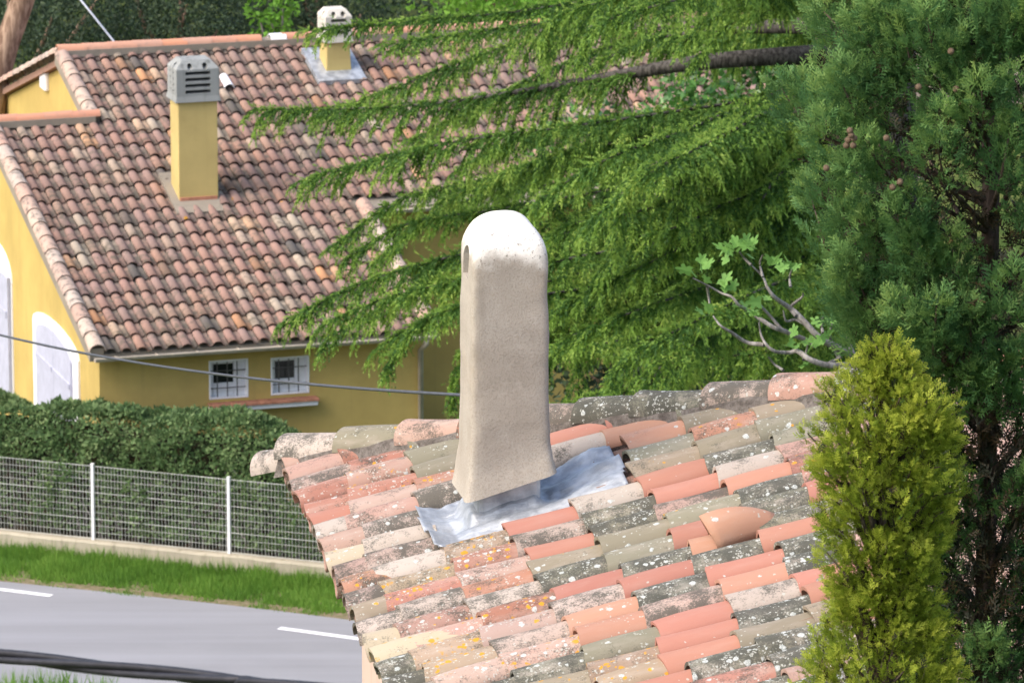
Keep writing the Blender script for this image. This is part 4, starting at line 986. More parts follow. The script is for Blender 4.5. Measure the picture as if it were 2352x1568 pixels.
# --- cedar
CT = at_y(2060, 500, 77.0); CED = tree_root('cedar_tree', (CT.x, 77.0, 0), 'large cedar with drooping feathery branches between the two houses')
def px(x, y, d): p = at_y(x, y, d); return (p.x, p.y, p.z)
def cedar():
    R3 = CED.location; tw = MB()
    trunk = [(R3.x, 77, 0), (R3.x + .05, 77, 4), (R3.x - 0.05, 77.1, 8), (R3.x, 77, 14)]
    MB().tube([Vector(p) - R3 for p in trunk], [0.42, 0.36, 0.28, 0.15], 12).build('trunk', M['bark'], CED, 0, True)
    B = [  # boughs: surveyed courses of the limbs, (x, y, distance)
        ([(2000, -110, 77), (1600, -40, 77), (1200, 25, 77), (950, 48, 77), (712, 72, 77)], 0.75),
        ([(2000, -20, 78), (1700, 60, 80), (1350, 70, 81), (1150, 110, 81), (900, 205, 81), (740, 262, 81)], 0.85),
        ([(1990, 130, 77), (1830, 128, 76), (1600, 145, 76), (1350, 185, 77), (1050, 232, 78), (800, 250, 79), (592, 254, 79)], 0.95),
        ([(1990, 200, 77), (1700, 235, 75), (1350, 285, 74), (1050, 325, 74), (850, 370, 75), (702, 414, 75)], 0.95),
        ([(1990, 300, 78), (1600, 340, 79), (1200, 400, 80), (930, 455, 80), (775, 560, 80)], 0.8),
        ([(1990, 340, 77), (1500, 420, 76), (1150, 480, 75), (950, 510, 75), (800, 590, 75)], 0.7),
        ([(1990, 420, 77), (1500, 500, 74), (1100, 575, 73), (860, 640, 73), (672, 728, 73)], 0.95),
        ([(1990, 500, 77), (1500, 560, 73), (1080, 640, 72), (900, 680, 72), (752, 742, 72)], 0.8),
        ([(1990, 560, 77), (1500, 640, 73), (1100, 700, 71), (960, 745, 71), (890, 838, 71)], 0.75),
        ([(1990, 700, 77), (1400, 760, 74), (1120, 790, 72), (1060, 850, 72), (1042, 905, 72)], 0.6),
        ([(1990, 140, 77), (1780, 215, 70), (1560, 305, 67), (1430, 350, 66), (1330, 400, 66), (1225, 470, 66)], 0.95),
        ([(1780, 215, 70), (1600, 330, 66), (1500, 380, 65), (1440, 450, 65), (1415, 560, 65)], 0.65),
        ([(1780, 215, 70), (1640, 320, 66), (1570, 400, 65), (1555, 515, 65)], 0.55),
        ([(1990, 330, 77), (1800, 390, 69), (1600, 440, 67), (1450, 490, 66), (1300, 520, 66), (1210, 590, 66)], 0.85),
        ([(1990, 430, 77), (1850, 470, 69), (1700, 520, 67), (1540, 580, 66), (1400, 650, 66), (1290, 700, 66)], 0.85),
        ([(1990, 520, 77), (1850, 590, 69), (1680, 640, 67), (1500, 700, 66), (1300, 780, 66), (1240, 880, 66)], 0.8),
        ([(1990, 640, 77), (1800, 700, 70), (1600, 740, 68), (1480, 790, 67), (1430, 860, 67)], 0.7),
        ([(1990, 740, 77), (1800, 800, 71), (1600, 830, 70), (1450, 880, 69), (1300, 930, 69)], 0.7),
        ([(1990, 230, 77), (1850, 300, 70), (1720, 390, 68), (1660, 480, 68), (1640, 580, 68)], 0.7),
        ([(1990, 380, 77), (1900, 480, 71), (1800, 560, 70), (1760, 660, 70)], 0.6),
        ([(1990, 250, 77), (1600, 260, 82), (1250, 300, 84), (1050, 390, 85)], 0.7),
        ([(1990, 450, 77), (1600, 500, 82), (1250, 560, 84), (1080, 680, 84)], 0.7),
        ([(1990, 600, 77), (1500, 660, 80), (1200, 740, 82), (1150, 900, 82)], 0.7),
        ([(2000, -160, 76), (1750, -90, 72), (1500, -20, 70), (1300, 30, 70), (1250, 110, 70)], 0.75),
        ([(2000, -60, 76), (1800, -10, 72), (1650, 30, 72), (1560, 110, 72)], 0.5),
        ([(2040, -60, 76), (2100, 20, 70), (2060, 90, 69), (2000, 180, 69)], 0.7),
        ([(2060, -80, 76), (2200, 0, 70), (2330, 60, 69)], 0.7),
        ([(1990, 90, 77), (1850, 60, 78), (1650, 72, 79), (1480, 95, 80), (1350, 160, 80)], 0.5),
    ]
    nb0 = len(B)
    for k in range(nb0):                               # companions beside each surveyed bough, a little behind or before it
        if k in (2, 27, 12): continue
        pts, wd = B[k]; oy, od, cutx = rng.uniform(25, 70), rng.uniform(-2.5, 2.5), rng.uniform(0.6, 0.92)
        q = [pts[0]] + [(x + (2000 - x) * (1 - cutx) * 0.6, y + oy * (i / len(pts)) + 8, d + od) for i, (x, y, d) in enumerate(pts[1:], 1)]
        B.append((q, wd * 0.9))
    PP = []; DD = []; LL = []; YY = []
    def fur(p, d, tl, sag, dens=0.0140, y=0.0):
        """one twig clothed in short needles"""
        nn = max(4, int(tl / dens)); tt = np.linspace(0.0, 1, nn)[:, None]
        P = p + d * tl * tt + np.array([0, 0, -sag])[None] * tl * tt ** 2
        tang = d[None] + np.array([0, 0, -2 * sag])[None] * tt
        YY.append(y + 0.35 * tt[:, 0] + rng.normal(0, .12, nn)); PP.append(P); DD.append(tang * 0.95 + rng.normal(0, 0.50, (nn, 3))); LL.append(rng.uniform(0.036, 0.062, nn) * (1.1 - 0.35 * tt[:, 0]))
    for bi, (pts, width) in enumerate(B):
        C = bez([px(*p) for p in pts], 60); seg = np.linalg.norm(np.diff(C, axis=0), axis=1); tot = seg.sum(); cum = np.r_[0, np.cumsum(seg)]
        big = bi in (2, 27)
        if big: rr = np.r_[np.linspace(0.16, 0.10, 22), np.linspace(0.09, 0.02, 18), np.linspace(0.02, 0.005, 20)]
        else: rr = np.linspace(0.026, 0.003, 60)
        tw.tube([Vector(c) - R3 for c in C[::2]], list(rr[::2]), 6, False)
        s = tot * (0.36 if big else 0.10); sidef = 1
        while s < tot - 0.02:
            i = min(np.searchsorted(cum, s), 59); p = C[i] + np.array([0, 0, 0.01]); T = C[i] - C[i - 1]; T = T / np.linalg.norm(T)
            f = s / tot; hor = np.cross(T, [0, 0, 1]); hor /= np.linalg.norm(hor) + 1e-9
            for _ in range(5): fur(p, (T * 0.7 + rng.normal(0, .5, 3) + np.array([0, 0, .25])), rng.uniform(.06, .12), 0.2, y=0.30 + 0.3 * f)
            ln = width * (0.42 + 0.68 * (1 - f) ** 0.8) * rng.uniform(0.45, 1.25)
            d = T * rng.uniform(0.6, 1.1) + hor * sidef * rng.uniform(0.45, 1.0) + np.array([0, 0, rng.normal(0.06, 0.10)]); d /= np.linalg.norm(d)
            m = max(4, int(ln / 0.042)); q = p.copy(); dd = d.copy(); st = ln / m; path = [q.copy()]; tws = 1
            for k in range(m):                       # plume: a branchlet arching over and hanging at its end
                dd = dd + np.array([0, 0, -0.085 - 0.07 * k / m]) + rng.normal(0, .025, 3); dd /= np.linalg.norm(dd); fur(q, dd, st * 1.2, 0.0, 0.014, 0.75 * k / m + 0.15 * f); q = q + dd * st; path.append(q.copy())
                h2 = np.cross(dd, [0, 0, 1]); h2 /= np.linalg.norm(h2) + 1e-9
                for sgn in (-1, 1):
                    if rng.random() < 0.15: continue
                    td = dd * rng.uniform(0.6, 1.0) + h2 * sgn * rng.uniform(0.35, 0.8) + np.array([0, 0, rng.normal(-0.12, 0.15)]); td /= np.linalg.norm(td)
                    fur(q, td, rng.uniform(0.08, 0.20) * (1.0 - 0.5 * k / m), rng.uniform(.35, .9), y=0.62 * k / m + 0.15 * f)
            if bi % 2 == 0 and sidef > 0: tw.tube([Vector(c) - R3 for c in path[::3]], 0.005, 3, False)
            sidef = -sidef; s += rng.uniform(0.050, 0.100)
    PP = np.concatenate(PP); DD = np.concatenate(DD); LL = np.concatenate(LL)
    print('cedar blades', len(PP))
    YY = np.concatenate(YY); PP = rel(PP, CED); old = YY < 0.62  # splits shade-dark inner needles from highlighted young ends
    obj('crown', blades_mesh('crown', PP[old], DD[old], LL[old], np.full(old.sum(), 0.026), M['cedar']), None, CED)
    obj('lit_young_growth', blades_mesh('lit_young_growth', PP[~old], DD[~old], LL[~old], np.full((~old).sum(), 0.026), M['cedar_tip']), None, CED)
    tw.build('boughs', M['bark'], CED, 0, True)
cedar()

# --- leafy trees: crowns of small leaves round an uneven set of lobes
def leafy(name, base, lobes, nleaf, size, mat, bark, label, trunk_r=0.2, group=None, limbs=True, cat='tree', inner=0.35):
    root = tree_root(name, base, label, cat, group); b = Vector(base); mb = MB(); cen = np.mean([l[0] for l in lobes], axis=0)
    fork = Vector((b.x * 0.6 + cen[0] * 0.4, b.y * 0.6 + cen[1] * 0.4, b.z + (cen[2] - b.z) * 0.45))
    mb.tube([Vector((0, 0, 0)), (fork - b) * 0.5, fork - b], [trunk_r, trunk_r * 0.85, trunk_r * 0.7], 10)
    for (c, r) in lobes:
        c_ = Vector(c); mid = (fork + c_) / 2 + Vector((rng.normal(0, .1), rng.normal(0, .1), .1))
        mb.tube([fork - b, mid - b, c_ - b], [trunk_r * 0.5, trunk_r * 0.3, 0.02], 6, False)
    mb.build('trunk', bark, root, 0, True)
    PP = []; AA = []; NN = []; tot = sum(np.prod(l[1]) ** (2 / 3) for l in lobes)
    for (c, r) in lobes:
        m = int(nleaf * np.prod(r) ** (2 / 3) / tot); d = unit(m)
        rr = np.where(rng.random(m) < inner, rng.uniform(0.3, 0.9, m), rng.uniform(0.85, 1.08, m))
        P = d * rr[:, None] * np.array(r); nz = fnoise(P + np.array(c), 1.3, c[0]) + 0.6 * fnoise(P + np.array(c), 3.3, c[1])
        P = P * (1 + 0.42 * nz)[:, None]; k = rng.random(m) < np.clip(0.75 + 1.1 * nz, 0.15, 1)
        PP.append((P + np.array(c))[k]); AA.append((unit(m) + d * 0.5 - np.array([0, 0, 0.2]))[k]); NN.append((d + unit(m) * 0.8 + np.array([0, 0, 0.4]))[k])
    PP = np.concatenate(PP); AA = np.concatenate(AA); NN = np.concatenate(NN); m = len(PP)
    obj('crown', leaves_mesh('crown', rel(PP, root), AA, NN, size * rng.uniform(0.7, 1.4, m), size * rng.uniform(0.4, 0.75, m), mat), None, root)
    return root
def lobes_px(L): return [(tuple(px(x, y, d)), np.array((rx, ry, rz))) for (x, y, d, rx, ry, rz) in L]
leafy('holm_oak', (-9.5, 110, 0), lobes_px([(120, 40, 109, 1.3, 1.2, 1.3), (40, 110, 108.5, 1.0, 1.0, 1.2), (230, -10, 110, 1.4, 1.3, 1.2), (-60, 0, 110, 1.6, 1.4, 1.6), (150, 130, 109, 1.3, 1.2, 0.9), (30, -120, 111, 1.6, 1.5, 1.4)]), 22000, 0.068, M['oak'], M['oakbark'], 'dark evergreen oak behind the upper yellow gable', 0.25, 'oaks behind the yellow house')
leafy('holm_oak', (-6.0, 111, 0), lobes_px([(330, 50, 110, 1.3, 1.2, 1.2), (430, 10, 110.5, 1.4, 1.2, 1.3), (300, -40, 111, 1.4, 1.2, 1.2), (400, 95, 110, 1.5, 1.2, 0.8), (500, 70, 111, 1.1, 1.1, 1.0), (420, -130, 112, 1.7, 1.5, 1.3)]), 22000, 0.068, M['oak'], M['oakbark'], 'dark evergreen oak behind the ridge above the tall yellow chimney', 0.25, 'oaks behind the yellow house')
leafy('holm_oak', (-3.0, 113, 0), lobes_px([(610, 20, 113, 1.2, 1.2, 1.3), (700, 60, 112.5, 1.1, 1.0, 0.9), (720, -20, 113, 1.3, 1.2, 1.3), (830, 30, 113, 1.1, 1.1, 1.0), (560, 90, 113, 1.0, 1.0, 0.7), (650, -120, 114, 1.7, 1.4, 1.2)]), 22000, 0.068, M['oak'], M['oakbark'], 'grey-green evergreen oak behind the short yellow chimney', 0.25, 'oaks behind the yellow house')
def far_wood():
    P = []
    for x0 in range(-16, 22, 4):
        for z_ in (1.8, 4.6, 7.4):
            d = unit(1500); P.append(d * np.array((2.8, 2.2, 2.0)) * rng.uniform(.75, 1.1, (1500, 1)) + np.array((x0 + rng.normal(0, .8), 129 + rng.normal(0, 1.2), z_)))
    P = np.concatenate(P); m = len(P); P[:, 2] = np.maximum(P[:, 2], 0.1)
    o = obj('far_wood', leaves_mesh('far_wood', P, unit(m), unit(m), rng.uniform(.12, .24, m), rng.uniform(.08, .14, m), M['oak']), None)
    tag(o, 'shadowy evergreen wood far behind the yellow house', 'wood', kind='stuff')
far_wood()
# big leaning trunk at the corner
tb = at_y(-12, 200, 101); TRK = tree_root('leaning_tree', (tb.x - 0.3, 101, 0), 'thick warm-brown leaning trunk behind the upper yellow gable')
pp = [px(-45, 420, 101), px(-8, 190, 101), px(12, 110, 101), px(42, 30, 101), px(70, -60, 101), px(110, -260, 101)]
MB().tube([Vector((0, 0, 0))] + [Vector(p) - TRK.location for p in bez(pp, 14)], [0.26] + list(np.linspace(0.24, 0.17, 14)), 12).tube([Vector(px(0, 150, 101)) - TRK.location, Vector(px(-25, 40, 101)) - TRK.location, Vector(px(-40, -120, 101)) - TRK.location], [0.16, 0.13, 0.1], 10).build('trunk', M['oakbark'], TRK, 0, True)
P = np.array([tuple(px(60 + 140 * rng.normal(), -300 + 60 * rng.normal(), 101 + rng.normal())) for _ in range(2500)])
obj('crown', leaves_mesh('crown', rel(P, TRK), unit(2500), unit(2500), np.full(2500, .11), np.full(2500, .06), M['oak']), None, TRK)
# sapling in fresh leaf
leafy('young_maple', tuple(px(640, 30, 105.5))[:2] + (0,), lobes_px([(595, 35, 105.5, .26, .25, .26), (625, 55, 105.5, .30, .25, .26), (650, 20, 105.5, .25, .25, .22), (600, 80, 105.4, .22, .2, .16), (670, -10, 105.5, .3, .3, .25), (640, 85, 105.5, .2, .2, .16)]), 520, 0.12, M['spring'], M['figbark'], 'small sapling in bright spring leaf before the dark oaks', 0.03)
# broadleaf shrubs behind the cedar
leafy('laurel_tree', (6.0, 103, 0), lobes_px([(1300, 40, 103, 1.0, .9, .8), (1400, 0, 103, 1.1, 1, .9), (1180, 10, 104, .8, .8, .7), (1500, 30, 103, 1.0, .9, .8), (1080, -20, 104, .8, .7, .7), (1600, 10, 103, 1.0, 1, 1.0)]), 7500, 0.14, M['spring'], M['oakbark'], 'bright leafy tree beyond the right end of the main ridge', 0.15)
leafy('laurel_tree', (7.8, 90, 0), lobes_px([(1780, 60, 90, .8, .8, .8), (1700, 190, 90, .9, .8, .8), (1790, 200, 90, .8, .8, .8), (1600, 260, 90, .8, .8, .6), (1480, 330, 91, .9, .8, .6), (1350, 330, 91, .8, .7, .6), (1750, 330, 90, 1, .9, .9), (1850, 100, 90, .9, .8, .9)]), 9000, 0.13, M['laurel'], M['oakbark'], 'glossy broad-leaved tree seen through the cedar boughs', 0.15)
leafy('laurel_shrub', (3.9, 84, 0), lobes_px([(1340, 700, 84, .9, .8, .8), (1480, 760, 84, .9, .8, .8), (1330, 850, 84, .9, .8, .6), (1600, 650, 84, 1, .8, .9), (1720, 720, 84, 1, .8, .9), (1550, 850, 83, 1, .8, .6), (1750, 860, 83, 1, .8, .7), (1640, 500, 85, .9, .8, .8), (1900, 700, 84, 1, .8, 1), (1460, 560, 85, .8, .8, .7)]), 12000, 0.11, M['oak'], M['oakbark'], 'dark shrubbery at the foot of the cedar', 0.12, cat='shrub')
# pale house glimpsed beyond the trees on the right
FB = empty('distant_house', (9.5, 121, 0), rad(17)); tag(FB, 'pale house with pink tiled roof glimpsed through the trees', 'house')
MB().box(-5, 6, 0, 7, 0, 6.2).build('wall', M['near_wall'], FB)
rb = MB().prism([(-0.5, 6.0), (3.5, 7.6), (7.5, 6.0), (7.5, 6.2), (3.5, 7.8), (-0.5, 6.2)], -5.4, 6.4, 'x').build('roof', M['far_tile'], FB)
for k in range(48):
    MB().tube([(-5.2 + k * 0.24, -0.5, 6.22), (-5.2 + k * 0.24, 3.5, 7.82)], 0.075, 6).build('roof_tile_row', M['far_tile'], rb)

# --- fig tree with few leaves
fg = at_y(1975, 850, 40.0); FIG = tree_root('fig_tree', (fg.x + 0.25, 40.0, ground_z(40)), 'bare grey-branched fig with a few pale leaves behind the near roof')
def zc(x, y): return 1564.5 + x * .3348, 525 + y * .3348
def fig():
    br = [([(1330, 1050), (1180, 870), (1000, 780), (920, 720), (800, 590), (740, 540), (640, 470), (590, 400), (560, 330), (480, 250)], 9, 40.0),
          ([(1330, 1050), (1180, 945), (1000, 935), (880, 895), (800, 840), (740, 850), (640, 840), (580, 790), (545, 720), (535, 640)], 8, 39.8),
          ([(570, 795), (450, 780), (350, 715), (270, 665), (220, 600)], 5, 39.8),
          ([(920, 800), (870, 770), (700, 700), (640, 680), (530, 610), (480, 570), (400, 530), (350, 470), (270, 440), (200, 400), (80, 340)], 6, 40.1),
          ([(690, 695), (620, 610), (540, 520), (545, 480)], 4, 40.1), ([(790, 600), (750, 540), (830, 470), (835, 440)], 4, 40.0), ([(850, 650), (780, 625), (720, 635), (700, 560)], 4, 40.0),
          ([(975, 720), (965, 670), (972, 600)], 4, 40.0), ([(1090, 890), (1040, 800), (1020, 720), (1040, 640)], 5, 40.0), ([(1180, 870), (1140, 740), (1080, 640), (1070, 590)], 5, 40.1), ([(1000, 935), (1060, 900), (1100, 880)], 5, 39.9),
          ([(180, 400), (190, 480), (205, 570)], 3, 40.1), ([(840, 900), (860, 840), (870, 790)], 3, 39.9), ([(700, 970), (640, 930), (600, 880)], 3, 39.9), ([(750, 400), (745, 330), (760, 280)], 3, 40.0), ([(480, 250), (430, 200), (400, 160)], 3, 40.0), ([(560, 330), (540, 240), (560, 180)], 3, 40.0)]
    mb = MB(); R3 = FIG.location
    mb.tube([Vector((0, 0, 0)), Vector((0.05, 0, 2.0)), Vector(px(*zc(1330, 1050), 40.0)) - R3], [0.10, 0.08, 0.045], 8)
    for pts, r, d in br:
        C = bez([px(*zc(*p), d + 0.06 * math.sin(i * 1.7)) for i, p in enumerate(pts)], len(pts) * 3); n = len(C)
        mb.tube([Vector(c) - R3 for c in C], list(np.linspace(r * 0.0034, 0.005, n)), 6, False)
    mb.build('trunk', M['figbark'], FIG, 0, True)
    # lobed leaf
    pr = [(0, 0), (0.16, 0.02), (0.30, -0.06), (0.34, 0.22), (0.20, 0.36), (0.40, 0.55), (0.28, 0.72), (0.12, 0.62), (0.10, 0.86), (0, 1.0)]
    V = [(x, y, 0.10 * abs(x) * 1.5 - 0.12 * y * y) for x, y in pr] + [(-x, y, 0.10 * abs(x) * 1.5 - 0.12 * y * y) for x, y in pr[1:-1]]
    n = len(pr); F = [tuple(range(n)), tuple([0] + [n + i for i in range(n - 2)] + [n - 1])[::-1]]
    me = bpy.data.meshes.new('leaf'); me.from_pydata(V, [], F); me.materials.append(M['fig'])
    for (x, y, k) in ((430, 140, 4), (300, 200, 4), (490, 160, 4), (160, 275, 3), (330, 430, 3), (560, 490, 2), (690, 290, 4), (760, 250, 3), (950, 750, 5), (790, 800, 4), (1080, 700, 4), (1000, 690, 3), (235, 370, 2), (540, 590, 2), (440, 545, 2), (80, 320, 2), (870, 800, 3), (640, 230, 3), (1070, 600, 3), (370, 120, 3), (200, 590, 3), (830, 940, 2)):
        for j in range(k):
            q = Vector(px(*zc(x + random.gauss(0, 26), y + random.gauss(0, 22)), 39.85 + random.gauss(0, .12)))
            o = bpy.data.objects.new('leaf', me); o.location = q - R3; o.rotation_euler = (random.uniform(0.3, 1.3), random.gauss(0, .5), random.uniform(-2.6, 2.6)); s = random.uniform(.07, .125); o.scale = (s, s, s); link(o, FIG)
fig()

# --- cypresses: feathery scale-leaf sprays in clumps
def spray_template(seed, n=6):
    r = np.random.default_rng(seed); T = []
    def blade(p, d, l, w):
        d = d / np.linalg.norm(d); s = np.array([-d[1], d[0], 0.0]); s /= np.linalg.norm(s) + 1e-9
        T.append([p - s * w / 2, p + s * w / 2, p + d * l])
    T.append([np.array([-.035, 0, 0]), np.array([.035, 0, 0]), np.array([0, 1.0, -0.06])])
    for i in range(n):
        y = 0.08 + 0.84 * i / n; sd = 1 if i % 2 else -1; l = 0.50 * (1 - y * 0.72) * r.uniform(.75, 1.15)
        p = np.array([0, y, -0.06 * y * y]); d = np.array([sd * r.uniform(.55, .85), 0.75, r.normal(0, .2)])
        blade(p, d, l, 0.10)
        for k in (0.5,):
            q = p + d / np.linalg.norm(d) * l * k
            for s2 in (-1, 1): blade(q, d / np.linalg.norm(d) + np.array([s2 * .45, .3 * -s2 * sd * 0 + .25, r.normal(0, .25)]), l * 0.50 * r.uniform(.7, 1.2), 0.085)
    return np.array(T)                                 # (t,3,3)
TPL = [spray_template(k) for k in range(5)]
def sprays(name, P, A, size, mat, root, flat=None):
    n = len(P); A = A / np.linalg.norm(A, axis=1, keepdims=True); B = np.cross(A, unit(n)); B /= np.linalg.norm(B, axis=1, keepdims=True); C_ = np.cross(B, A); out = []
    which = rng.integers(0, len(TPL), n)
    for k, T in enumerate(TPL):
        i = np.where(which == k)[0]
        if len(i) == 0: continue
        V = P[i, None, None, :] + size[i, None, None, None] * (T[None, :, :, 0:1] * B[i, None, None, :] + T[None, :, :, 1:2] * A[i, None, None, :] + T[None, :, :, 2:3] * C_[i, None, None, :])
        out.append(V.reshape(-1, 3))
    V = np.concatenate(out); print(name, 'triangles', len(V) // 3)
    me = mesh_np(name, V - np.array(root.location)[None], np.arange(len(V)).reshape(-1, 3)); me.materials.append(mat); return obj(name, me, None, root)
def clumps(C, D, Ln, Rd, per, upward=0.35):
    """sprays standing off the skin of a teardrop tuft"""
    PP = []; AA = []; TT = []
    for c, d, l, r in zip(C, D, Ln, Rd):
        d = d / np.linalg.norm(d); m = int(per * (l * r) / (0.20 * 0.08)) + 10; t = rng.beta(1.25, 1.15, m)
        a = unit(m); a -= np.outer(a @ d, d); a /= np.linalg.norm(a, axis=1, keepdims=True) + 1e-9
        prof = np.sqrt(np.clip(1 - (2 * t - 0.85) ** 2 / 1.35, 0.02, 1)) * (1 - 0.45 * t)
        rr = r * prof * rng.uniform(0.45, 1.0, m) ** 0.6
        TT.append(t); lump = 1 + 0.35 * np.sin(7 * t + 5 * a[:, 0] + 40 * c[0]) * np.sin(6 * a[:, 1] + 40 * c[2])
        PP.append(c + np.outer(t * l, d) + a * (rr * lump)[:, None]); AA.append(d * rng.uniform(.5, 1.1, (m, 1)) + a * rng.uniform(.4, 1.0, (m, 1)) + np.array([0, 0, upward]) + rng.normal(0, .22, (m, 3)))
    return np.concatenate(PP), np.concatenate(AA), np.concatenate(TT)
def ball(r, seed):
    bm = bmesh.new(); bmesh.ops.create_icosphere(bm, subdivisions=2, radius=r)
    for v in bm.verts: v.co *= 1 + 0.09 * mnoise.noise(v.co * 90 + Vector((seed, 0, 0)))
    me = bpy.data.meshes.new('cone'); bm.to_mesh(me); bm.free(); me.materials.append(M['cone']); return me
def cypress(name, axis_x, depth, prof, mat, label, nclump, llen, lrad, per, size, trunk_r, dead, void=None, seed=1, lean=0.35, up=0.75, lump=2.0, tipmat=None, hollow=0.5):
    """prof: list of (pixel row, pixel of the left outline) surveyed at the axis distance"""
    ax = at_y(axis_x, 784, depth); g = ground_z(depth); root = tree_root(name, (ax.x, depth, g), label)
    zs = np.array([at_y(x, y, depth).z for y, x in prof]); rs = np.array([ax.x - at_y(x, y, depth).x for y, x in prof])
    o_ = np.argsort(zs); zs, rs = zs[o_], rs[o_]; z0, z1 = zs[0], zs[-1]
    zb = max(g + 0.8, z0 - 1.2)
    C = []; D = []; Ln = []; Rd = []
    for k in range(nclump):
        z = rng.uniform(zb, z1); r = np.interp(z, zs, rs); a = rng.uniform(0, 2 * math.pi)
        if math.sin(a) > 0.25 and rng.random() < 0.75: a = -a
        nz = mnoise.noise(Vector((math.cos(a) * lump, math.sin(a) * lump + seed * 9, z * lump * 1.1)))
        if nz < -0.12 and math.cos(a) > -0.75 and rng.random() < hollow: continue
        r *= 1 + 0.22 * min(0.3, nz)
        o = np.array([math.cos(a), math.sin(a), 0]); l = llen * rng.uniform(.6, 1.3); rd = lrad * rng.uniform(.7, 1.3)
        d = o * lean + np.array([0, 0, up]) + rng.normal(0, .14, 3); d /= np.linalg.norm(d)
        rad_ = (r - rd) * (rng.uniform(.60, 1.0) ** 0.7) - l * (d @ o) * 0.55
        c = np.array([ax.x, depth, z]) + o * rad_ - np.array([0, 0, l * 0.5])
        x_, y_ = proj(c + d * l * .5)
        if void and void(x_, y_) > rng.random(): continue
        if (x_ > 2480 or y_ < -180 or y_ > 1720) and rng.random() < 0.6: continue
        C.append(c); D.append(d); Ln.append(l); Rd.append(rd)
    P, A, T = clumps(C, D, Ln, Rd, per)
    young = T + rng.normal(0, .12, len(T)) > 0.80  # clump ends that carry the painted highlight and young growth
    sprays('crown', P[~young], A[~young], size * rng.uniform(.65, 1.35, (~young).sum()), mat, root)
    sprays('lit_young_tips', P[young], A[young], size * rng.uniform(.7, 1.3, young.sum()), tipmat, root)
    # dead inner sprays; the interior's shade is put into their near-black colour
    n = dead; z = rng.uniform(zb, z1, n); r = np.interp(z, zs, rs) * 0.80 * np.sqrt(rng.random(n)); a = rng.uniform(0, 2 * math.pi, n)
    P = np.c_[ax.x + r * np.cos(a), depth + r * np.sin(a), z]; sprays('inner_sprays', P, unit(n) + np.array([0, 0, .8]), size * rng.uniform(0.7, 1.5, n), M['dead_shade'], root)
    mb = MB(); R3 = root.location
    mb.tube([Vector((0, 0, 0)), Vector((0.02, 0, (z1 - g) * 0.5)), Vector((0, 0.02, z1 - g))], [trunk_r, trunk_r * 0.8, trunk_r * 0.35], 10)
    for c, d, l in list(zip(C, D, Ln))[::2]:
        s = Vector((ax.x, depth, c[2] - 0.25)); e = Vector(c + d * l * 0.8); mb.tube([s - R3, (s * .5 + Vector(c) * .5) - R3, Vector(c) - R3, e - R3], [0.010, 0.008, 0.006, 0.002], 5, False)
    mb.build('trunk', M['brownbark'], root, 0, True)
    return root
rng = np.random.default_rng(11)
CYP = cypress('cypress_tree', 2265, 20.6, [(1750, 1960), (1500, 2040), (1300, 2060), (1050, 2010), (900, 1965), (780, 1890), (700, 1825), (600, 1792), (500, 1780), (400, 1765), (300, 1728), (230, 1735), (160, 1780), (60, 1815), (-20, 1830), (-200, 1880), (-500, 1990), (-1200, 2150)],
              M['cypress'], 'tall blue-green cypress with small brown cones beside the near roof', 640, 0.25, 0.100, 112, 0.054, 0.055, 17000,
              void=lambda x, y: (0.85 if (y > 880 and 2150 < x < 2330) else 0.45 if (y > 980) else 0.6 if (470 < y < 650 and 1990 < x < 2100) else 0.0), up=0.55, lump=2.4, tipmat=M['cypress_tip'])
rng = np.random.default_rng(5)
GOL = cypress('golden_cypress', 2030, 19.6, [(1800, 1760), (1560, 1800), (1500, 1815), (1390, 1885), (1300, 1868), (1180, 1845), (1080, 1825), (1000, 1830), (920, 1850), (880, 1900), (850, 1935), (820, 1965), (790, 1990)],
              M['golden'], 'yellow-green feathery cypress in front of the taller blue-green one', 680, 0.12, 0.050, 130, 0.034, 0.03, 3200, seed=2, lean=0.55, up=0.5, lump=4.0, hollow=0.35, tipmat=M['golden_tip'])
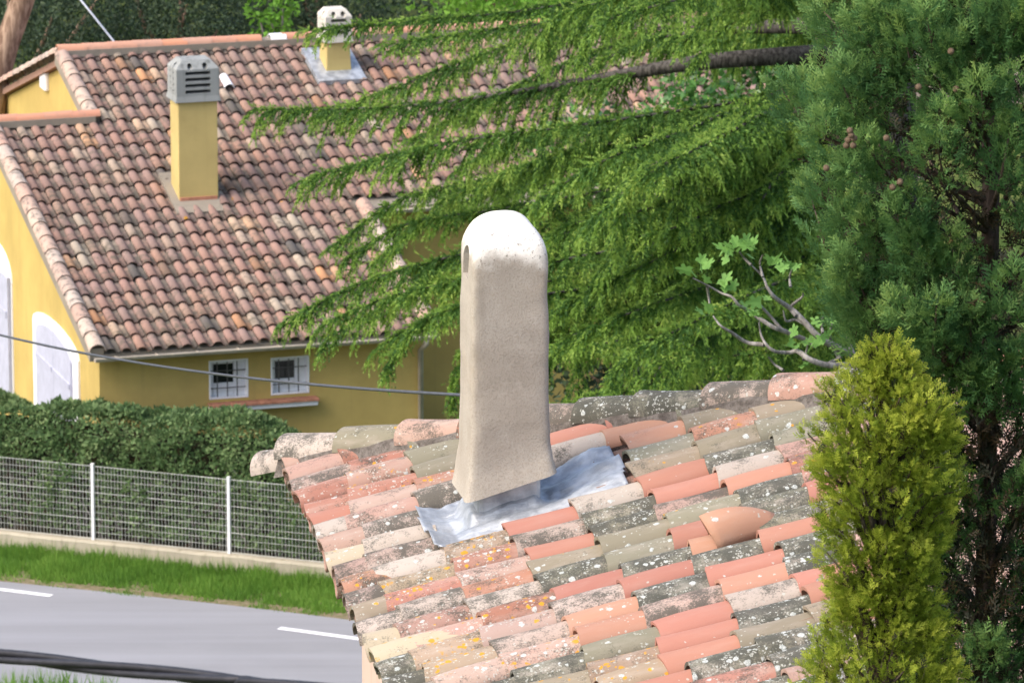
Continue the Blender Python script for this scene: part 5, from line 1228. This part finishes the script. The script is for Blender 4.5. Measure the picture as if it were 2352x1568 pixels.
# cones
cm_ = [ball(0.0115, k) for k in range(3)]
for k, (x, y) in enumerate(((1948, 322), (1962, 318), (1955, 310), (1944, 334), (1960, 334), (1952, 300), (1898, 386), (2036, 317), (2067, 418), (2050, 430), (2196, 205), (2184, 118), (2110, 200))):
    o = bpy.data.objects.new('cone', cm_[k % 3]); o.location = Vector(px(x, y, 20.02 - 0.02 * (k % 3))) - CYP.location; link(o, CYP)

# ------------------------------------------------------------------ cables
def sag_line(a, b, sag, n=24): return [a.lerp(b, i / n) - Vector((0, 0, sag * 4 * (i / n) * (1 - i / n))) for i in range(n + 1)]
def cable(name, pts, r, mat, label, strands=1):
    o = empty(name, pts[0]); tag(o, label, 'cable')
    P = [p - pts[0] for p in pts]
    if strands == 1: MB().tube(P, r, 8).build('sheath', mat, o, 0, True)
    else:
        fine = [P[0].lerp(P[-1], 0)]; tot = len(P) - 1
        for k in range(strands):
            Q = []
            for i in range(tot * 14 + 1):
                t = i / 14; j = min(int(t), tot - 1); p = P[j].lerp(P[j + 1], t - j); s_ = (P[j + 1] - P[j]).length * t; a = s_ * 2 * math.pi / 1.5 + k * 2 * math.pi / strands
                ax_ = (P[-1] - P[0]).normalized(); s1 = ax_.cross(Vector((0, 0, 1))).normalized(); s2 = s1.cross(ax_)
                Q.append(p + (s1 * math.cos(a) + s2 * math.sin(a)) * r * 1.05)
            MB().tube(Q, r, 7).build('strand', mat, o, 0, True)
    return o
a, b = at_y(0, 1506, 15.0), at_y(560, 1566, 14.4); d = b - a
cable('twisted_power_cable', [a - d * 3, a - d * 1.5, a - d * 0.5, a, a + d * 0.5, b, a + d * 1.6, a + d * 2.6], 0.0098, M['rubber'], 'thick black twisted cable crossing above the road', 3)
a, b = at_y(0, 769, 46.0), at_y(1062, 907, 31.0); d = b - a
e_ = Nmat @ Vector((2.4, -0.26, NZ - 0.35))
cable('thin_grey_cable', sag_line(a - d * 0.35 + Vector((0, 0, 0.3)), a, 0.02, 4)[:-1] + sag_line(a, b, 0.07, 20) + [e_], 0.0085, M['greywire'], 'thin grey cable hanging before the yellow facade and small windows')
a, b = at_y(185, 0, 104.0), at_y(281, 120, 100.0); d = b - a
cable('pale_overhead_wire', [a - d * 2.5, a - d, a, b, b + d * 0.15], 0.017, M['palewire'], 'pale wire running down behind the tiled ridge from the dark oaks')
